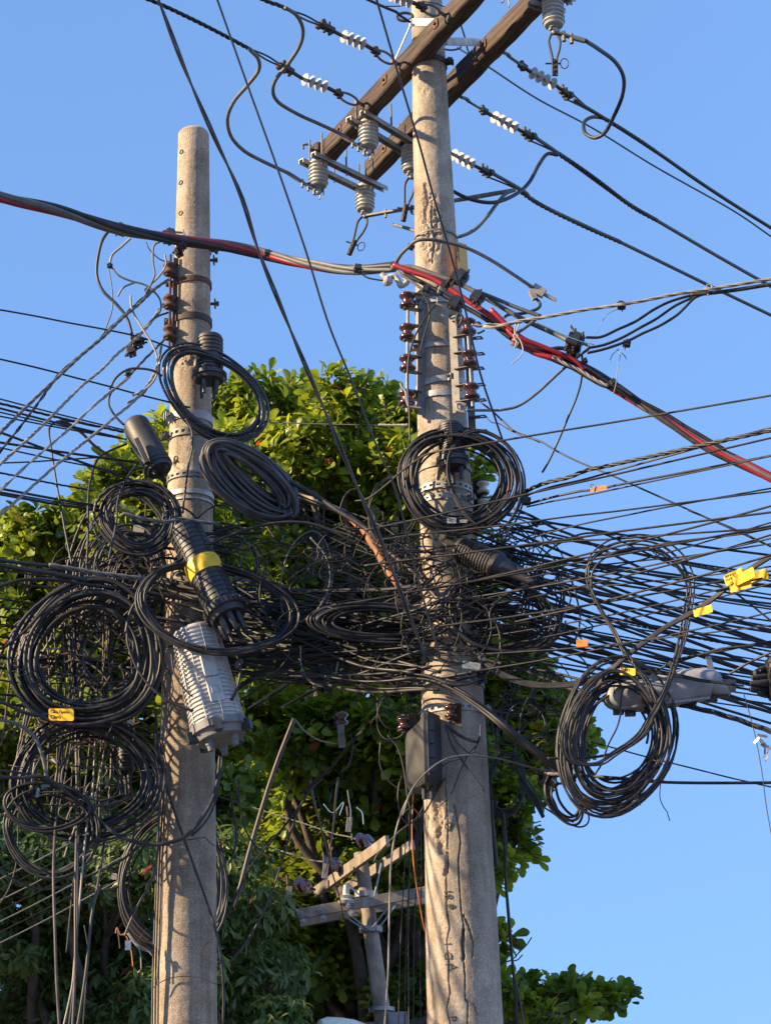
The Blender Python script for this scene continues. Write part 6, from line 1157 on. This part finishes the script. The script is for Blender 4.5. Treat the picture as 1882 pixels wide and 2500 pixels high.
# ---------------------------------------------------------------- trees
LT = np.array([(0, 0, 0), (.22, -.07, .012), (.22, 0, -.01), (.22, .07, .012), (.5, -.19, .05), (.5, 0, .0), (.5, .19, .05), (.78, -.26, .05), (.78, 0, .0), (.78, .26, .05), (.95, -.13, .01), (1, 0, -.03), (.95, .13, .01)])
LF3 = np.array([(0, 1, 2), (0, 2, 3), (7, 10, 8), (8, 10, 11), (8, 11, 12), (8, 12, 9)]); LF4 = np.array([(1, 4, 5, 2), (2, 5, 6, 3), (4, 7, 8, 5), (5, 8, 9, 6)])
NT = LT.copy(); NT[:, 1] *= .62; NT[:, 0] = [0, .15, .15, .15, .42, .42, .42, .7, .7, .7, .88, 1, .88]; NT[[10, 12], 1] *= .7
def leaves(o, name, m, blobs, dens, per, size, seed, droop=0., tmpl=LT, inner=.35, flat=.0):
    g = np.random.RandomState(seed); C = []; A = []
    for (x, y, r, Y) in blobs:
        c = PC('W', x, y, Y); R = r*1.1303*mpp(c); n = max(6, int(dens*R*R*12.6))
        d = g.normal(size=(n, 3)); d /= np.linalg.norm(d, axis=1)[:, None]; rr = np.where(g.rand(n) < inner, g.uniform(.3, .8, n), g.uniform(.82, 1.12, n))
        nzv = np.array([mn.noise(Vector(c+q*R*1.0)*1.7) for q in d]); rr *= 1+.35*nzv
        C.append(c+d*(R*rr)[:, None]*np.array([1, 1, .88])); A.append(d)
    C = np.vstack(C); A = np.vstack(A); A = A*.75+np.array([0, 0, .75])+g.normal(size=A.shape)*.28; A /= np.linalg.norm(A, axis=1)[:, None]
    n = len(C); k = per; tot = n*k
    ph = (np.arange(k)*2.39996)[None, :]+g.uniform(0, 6.28, (n, 1)); tilt = np.linspace(.05, 1.0, k)[None, :]+g.uniform(-.25, .25, (n, k))-droop
    h = np.tile(np.array([1., 0, 0]), (n, 1)); u = np.cross(A, h); u /= np.linalg.norm(u, axis=1)[:, None]; v = np.cross(A, u)
    D = (np.cos(ph)[..., None]*u[:, None]+np.sin(ph)[..., None]*v[:, None])*np.cos(tilt)[..., None]+A[:, None]*np.sin(tilt)[..., None]
    D = D.reshape(-1, 3); D[:, 2] -= droop*.5; D /= np.linalg.norm(D, axis=1)[:, None]; AA = np.repeat(A, k, 0)+g.normal(size=(tot, 3))*.18
    Zv = AA-D*(AA*D).sum(1)[:, None]; Zv /= np.linalg.norm(Zv, axis=1)[:, None]+1e-9; Yv = np.cross(Zv, D)
    S = size*np.repeat(g.uniform(.75, 1.2, n), k)*g.uniform(.5, 1.2, tot); O = np.repeat(C, k, 0)+D*.02+g.normal(size=(tot, 3))*.03
    V = O[:, None]+S[:, None, None]*(tmpl[None, :, 0:1]*D[:, None]+tmpl[None, :, 1:2]*Yv[:, None]+(tmpl[None, :, 2:3]-.12*tmpl[None, :, 0:1]**2)*Zv[:, None])
    nv = len(tmpl); off = (np.arange(tot)*nv)[:, None, None]
    mb = MB(); mb.add(V.reshape(-1, 3), [(LF3[None]+off).reshape(-1, 3), (LF4[None]+off).reshape(-1, 4)])
    ob = mb.build(name, m, o, sharp=0)
    tint = np.repeat(np.clip(np.repeat(g.uniform(.0, .75, n), k)+g.uniform(-.12, .14, tot)+np.where(g.rand(tot) < .012, .6, 0), 0, 1), nv)
    at = ob.data.attributes.new('tint', 'FLOAT', 'POINT'); at.data.foreach_set('value', tint.astype(np.float32))
    return C
def limbs(o, base, fork, blobs, r0, seed, every=1):
    g = np.random.RandomState(seed); mb = MB(); q = smooth([base, base*.5+fork*.5+g.normal(size=3)*[.1, .1, 0], fork], 8); mb.tube(q, np.linspace(r0, r0*.62, len(q)), 16)
    mb.build('trunk', 'bark', o, sharp=0); mb = MB()
    for (x, y, r, Y) in blobs[::every]:
        c = PC('W', x, y, Y); L = np.linalg.norm(c-fork); m1 = fork+(c-fork)*.35+np.array([0, 0, -.05*L])+g.normal(size=3)*.25; m2 = fork+(c-fork)*.75+g.normal(size=3)*.2
        q = smooth([fork, m1, m2, c], 7); mb.tube(q, np.linspace(r0*.34, .022, len(q)), 7)
        R = r*1.13*mpp(c)
        for j in range(5):
            e = c+g.normal(size=3)*R*.55; mb.tube(smooth([q[-6], (q[-3]+e)/2+g.normal(size=3)*.06, e], 4), np.linspace(.022, .007, 9), 5)
    mb.build('branches', 'bark', o, sharp=0)
def tree(name, label, blobs, base, fork, r0, m, dens, per, size, seed, **kw):
    o = thing(name, label, 'tree', base); limbs(o, base, fork, blobs, r0, seed); leaves(o, 'crown', m, blobs, dens, per, size, seed, **kw); return o
g = np.random.RandomState(99)
def J(l, Y0): return [(x, y, r, Y0+g.uniform(-1.1, 1.1)) for x, y, r in l]
T1 = J([(500, 905, 78), (570, 872, 66), (640, 885, 74), (725, 868, 68), (800, 878, 66), (858, 930, 64), (560, 990, 88), (660, 985, 95), (760, 985, 95), (850, 1030, 85), (600, 1100, 95), (720, 1110, 105), (830, 1130, 95),
        (1005, 1020, 44), (975, 1100, 66), (600, 1240, 105), (730, 1260, 105), (860, 1270, 105), (990, 1230, 88), (1040, 1390, 84), (1120, 1440, 66), (1000, 1500, 105), (880, 1420, 105), (740, 1420, 100), (620, 1420, 100),
        (1175, 1510, 56), (1150, 1590, 84), (1225, 1600, 44), (1080, 1640, 95), (960, 1640, 105), (820, 1600, 105), (680, 1600, 105), (560, 1560, 95), (1105, 1745, 60), (1110, 1830, 46), (1060, 1880, 44), (1000, 1780, 80)], 26)
T1 += J([(700, 1740, 105), (820, 1760, 105), (620, 1850, 95), (740, 1880, 105), (850, 1900, 100), (720, 2050, 110), (840, 2080, 110), (660, 2160, 110), (780, 2190, 110), (880, 2180, 80), (960, 2000, 90), (600, 2000, 95), (1000, 2150, 80)], 27)
T1 += J([(1080, 2025, 18), (1065, 2120, 24), (1100, 2150, 40), (1150, 2140, 34), (1125, 2195, 58), (1200, 2150, 28), (1260, 2140, 24), (1310, 2150, 20), (1345, 2158, 14), (1190, 2200, 26), (1255, 2172, 16), (1235, 2132, 14), (1210, 2240, 30), (1290, 2165, 14)], 25)
T1 += [(x, y, 115, 28.5) for x, y in ((640, 1680), (760, 1690), (880, 1700), (620, 1830), (700, 1960), (600, 2100), (820, 1960), (940, 1880), (700, 2230), (860, 2220), (960, 2120))]
base = PC('W', 800, 2212, 27)*[1, 1, 0]; fork = PC('W', 800, 2330, 27.5)
tree('almond_tree', 'tallest broad leaved almond tree behind both poles, its top lobes sunlit above the wires', T1, base, fork, .34, 'leaf_bright', 28, 12, .21, 1, inner=.48)
T2 = J([(10, 1190, 76), (80, 1165, 66), (150, 1150, 62), (190, 1130, 56), (240, 1050, 64), (310, 1000, 66), (390, 955, 66), (460, 1010, 80), (380, 1080, 95), (300, 1150, 90), (200, 1260, 95), (90, 1290, 105), (-20, 1300, 100), (300, 1300, 95),
        (420, 1200, 95), (500, 1120, 85), (60, 1430, 105), (200, 1430, 105), (340, 1440, 105), (470, 1380, 95), (0, 1570, 105), (140, 1590, 105), (300, 1600, 105), (430, 1560, 95), (20, 1700, 95), (160, 1720, 95), (320, 1740, 95), (500, 1700, 80)], 24)
base = PC('W', 180, 2212, 25)*[1, 1, 0]; fork = PC('W', 190, 2250, 25.4)
tree('almond_tree', 'lower bright leaved almond tree filling the left side behind the big coils', T2, base, fork, .30, 'leaf_bright', 28, 12, .195, 2, inner=.48)
T3 = J([(20, 1850, 105), (150, 1890, 105), (280, 1880, 105), (500, 1860, 84), (565, 1960, 60), (30, 2000, 115), (170, 2020, 105), (320, 2030, 115), (535, 2080, 84), (60, 2150, 120), (200, 2180, 120), (340, 2190, 120), (490, 2190, 100), (590, 2200, 66), (440, 1980, 90), (420, 2120, 90)], 21.5)
T3 += [(x, y, 120, 23) for x, y in ((60, 1830), (220, 1830), (400, 1860), (100, 2040), (250, 2100), (420, 2060), (560, 2120))]
base = PC('W', 260, 2212, 22.3)*[1, 1, 0]; fork = PC('W', 270, 2400, 22.3)
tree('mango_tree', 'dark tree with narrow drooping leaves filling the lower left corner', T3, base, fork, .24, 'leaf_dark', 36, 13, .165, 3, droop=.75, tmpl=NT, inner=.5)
for (lab, s) in (('bare forked twig reaching into the sky right of the right pole foot', '610,1250 690,1230 740,1180 790,1130 825,1078'), ('lower bare twig beside the dark hanging cable', '690,1240 730,1230 755,1205 763,1195'), ('small upright twig tip of the bare branch', '740,1182 745,1150 742,1105')):
    cab('Q', s, 24.6, 3.5, 'bark', lab, name='twig', cat='twig')

# unseen trees added beyond the left of the frame to shade the lower leaves
for (x0, y0, zt, lab, sd_) in ((-10.5, 20.5, 8.8, 'dense unseen shade tree added just left of the frame, nearest to the mango tree', 11), (-12.5, 24.5, 9.5, 'dense unseen shade tree added further left, beyond the almond trees', 12)):
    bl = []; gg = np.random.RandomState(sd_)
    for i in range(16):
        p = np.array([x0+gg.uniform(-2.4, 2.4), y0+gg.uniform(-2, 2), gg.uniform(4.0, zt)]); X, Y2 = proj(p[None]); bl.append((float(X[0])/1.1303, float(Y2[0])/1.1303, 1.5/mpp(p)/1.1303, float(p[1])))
    tree('added_shade_tree', lab, bl, np.array([x0, y0, 0.]), np.array([x0, y0, 3.2]), .25, 'leaf_dark', 7, 9, .3, sd_, inner=.3)
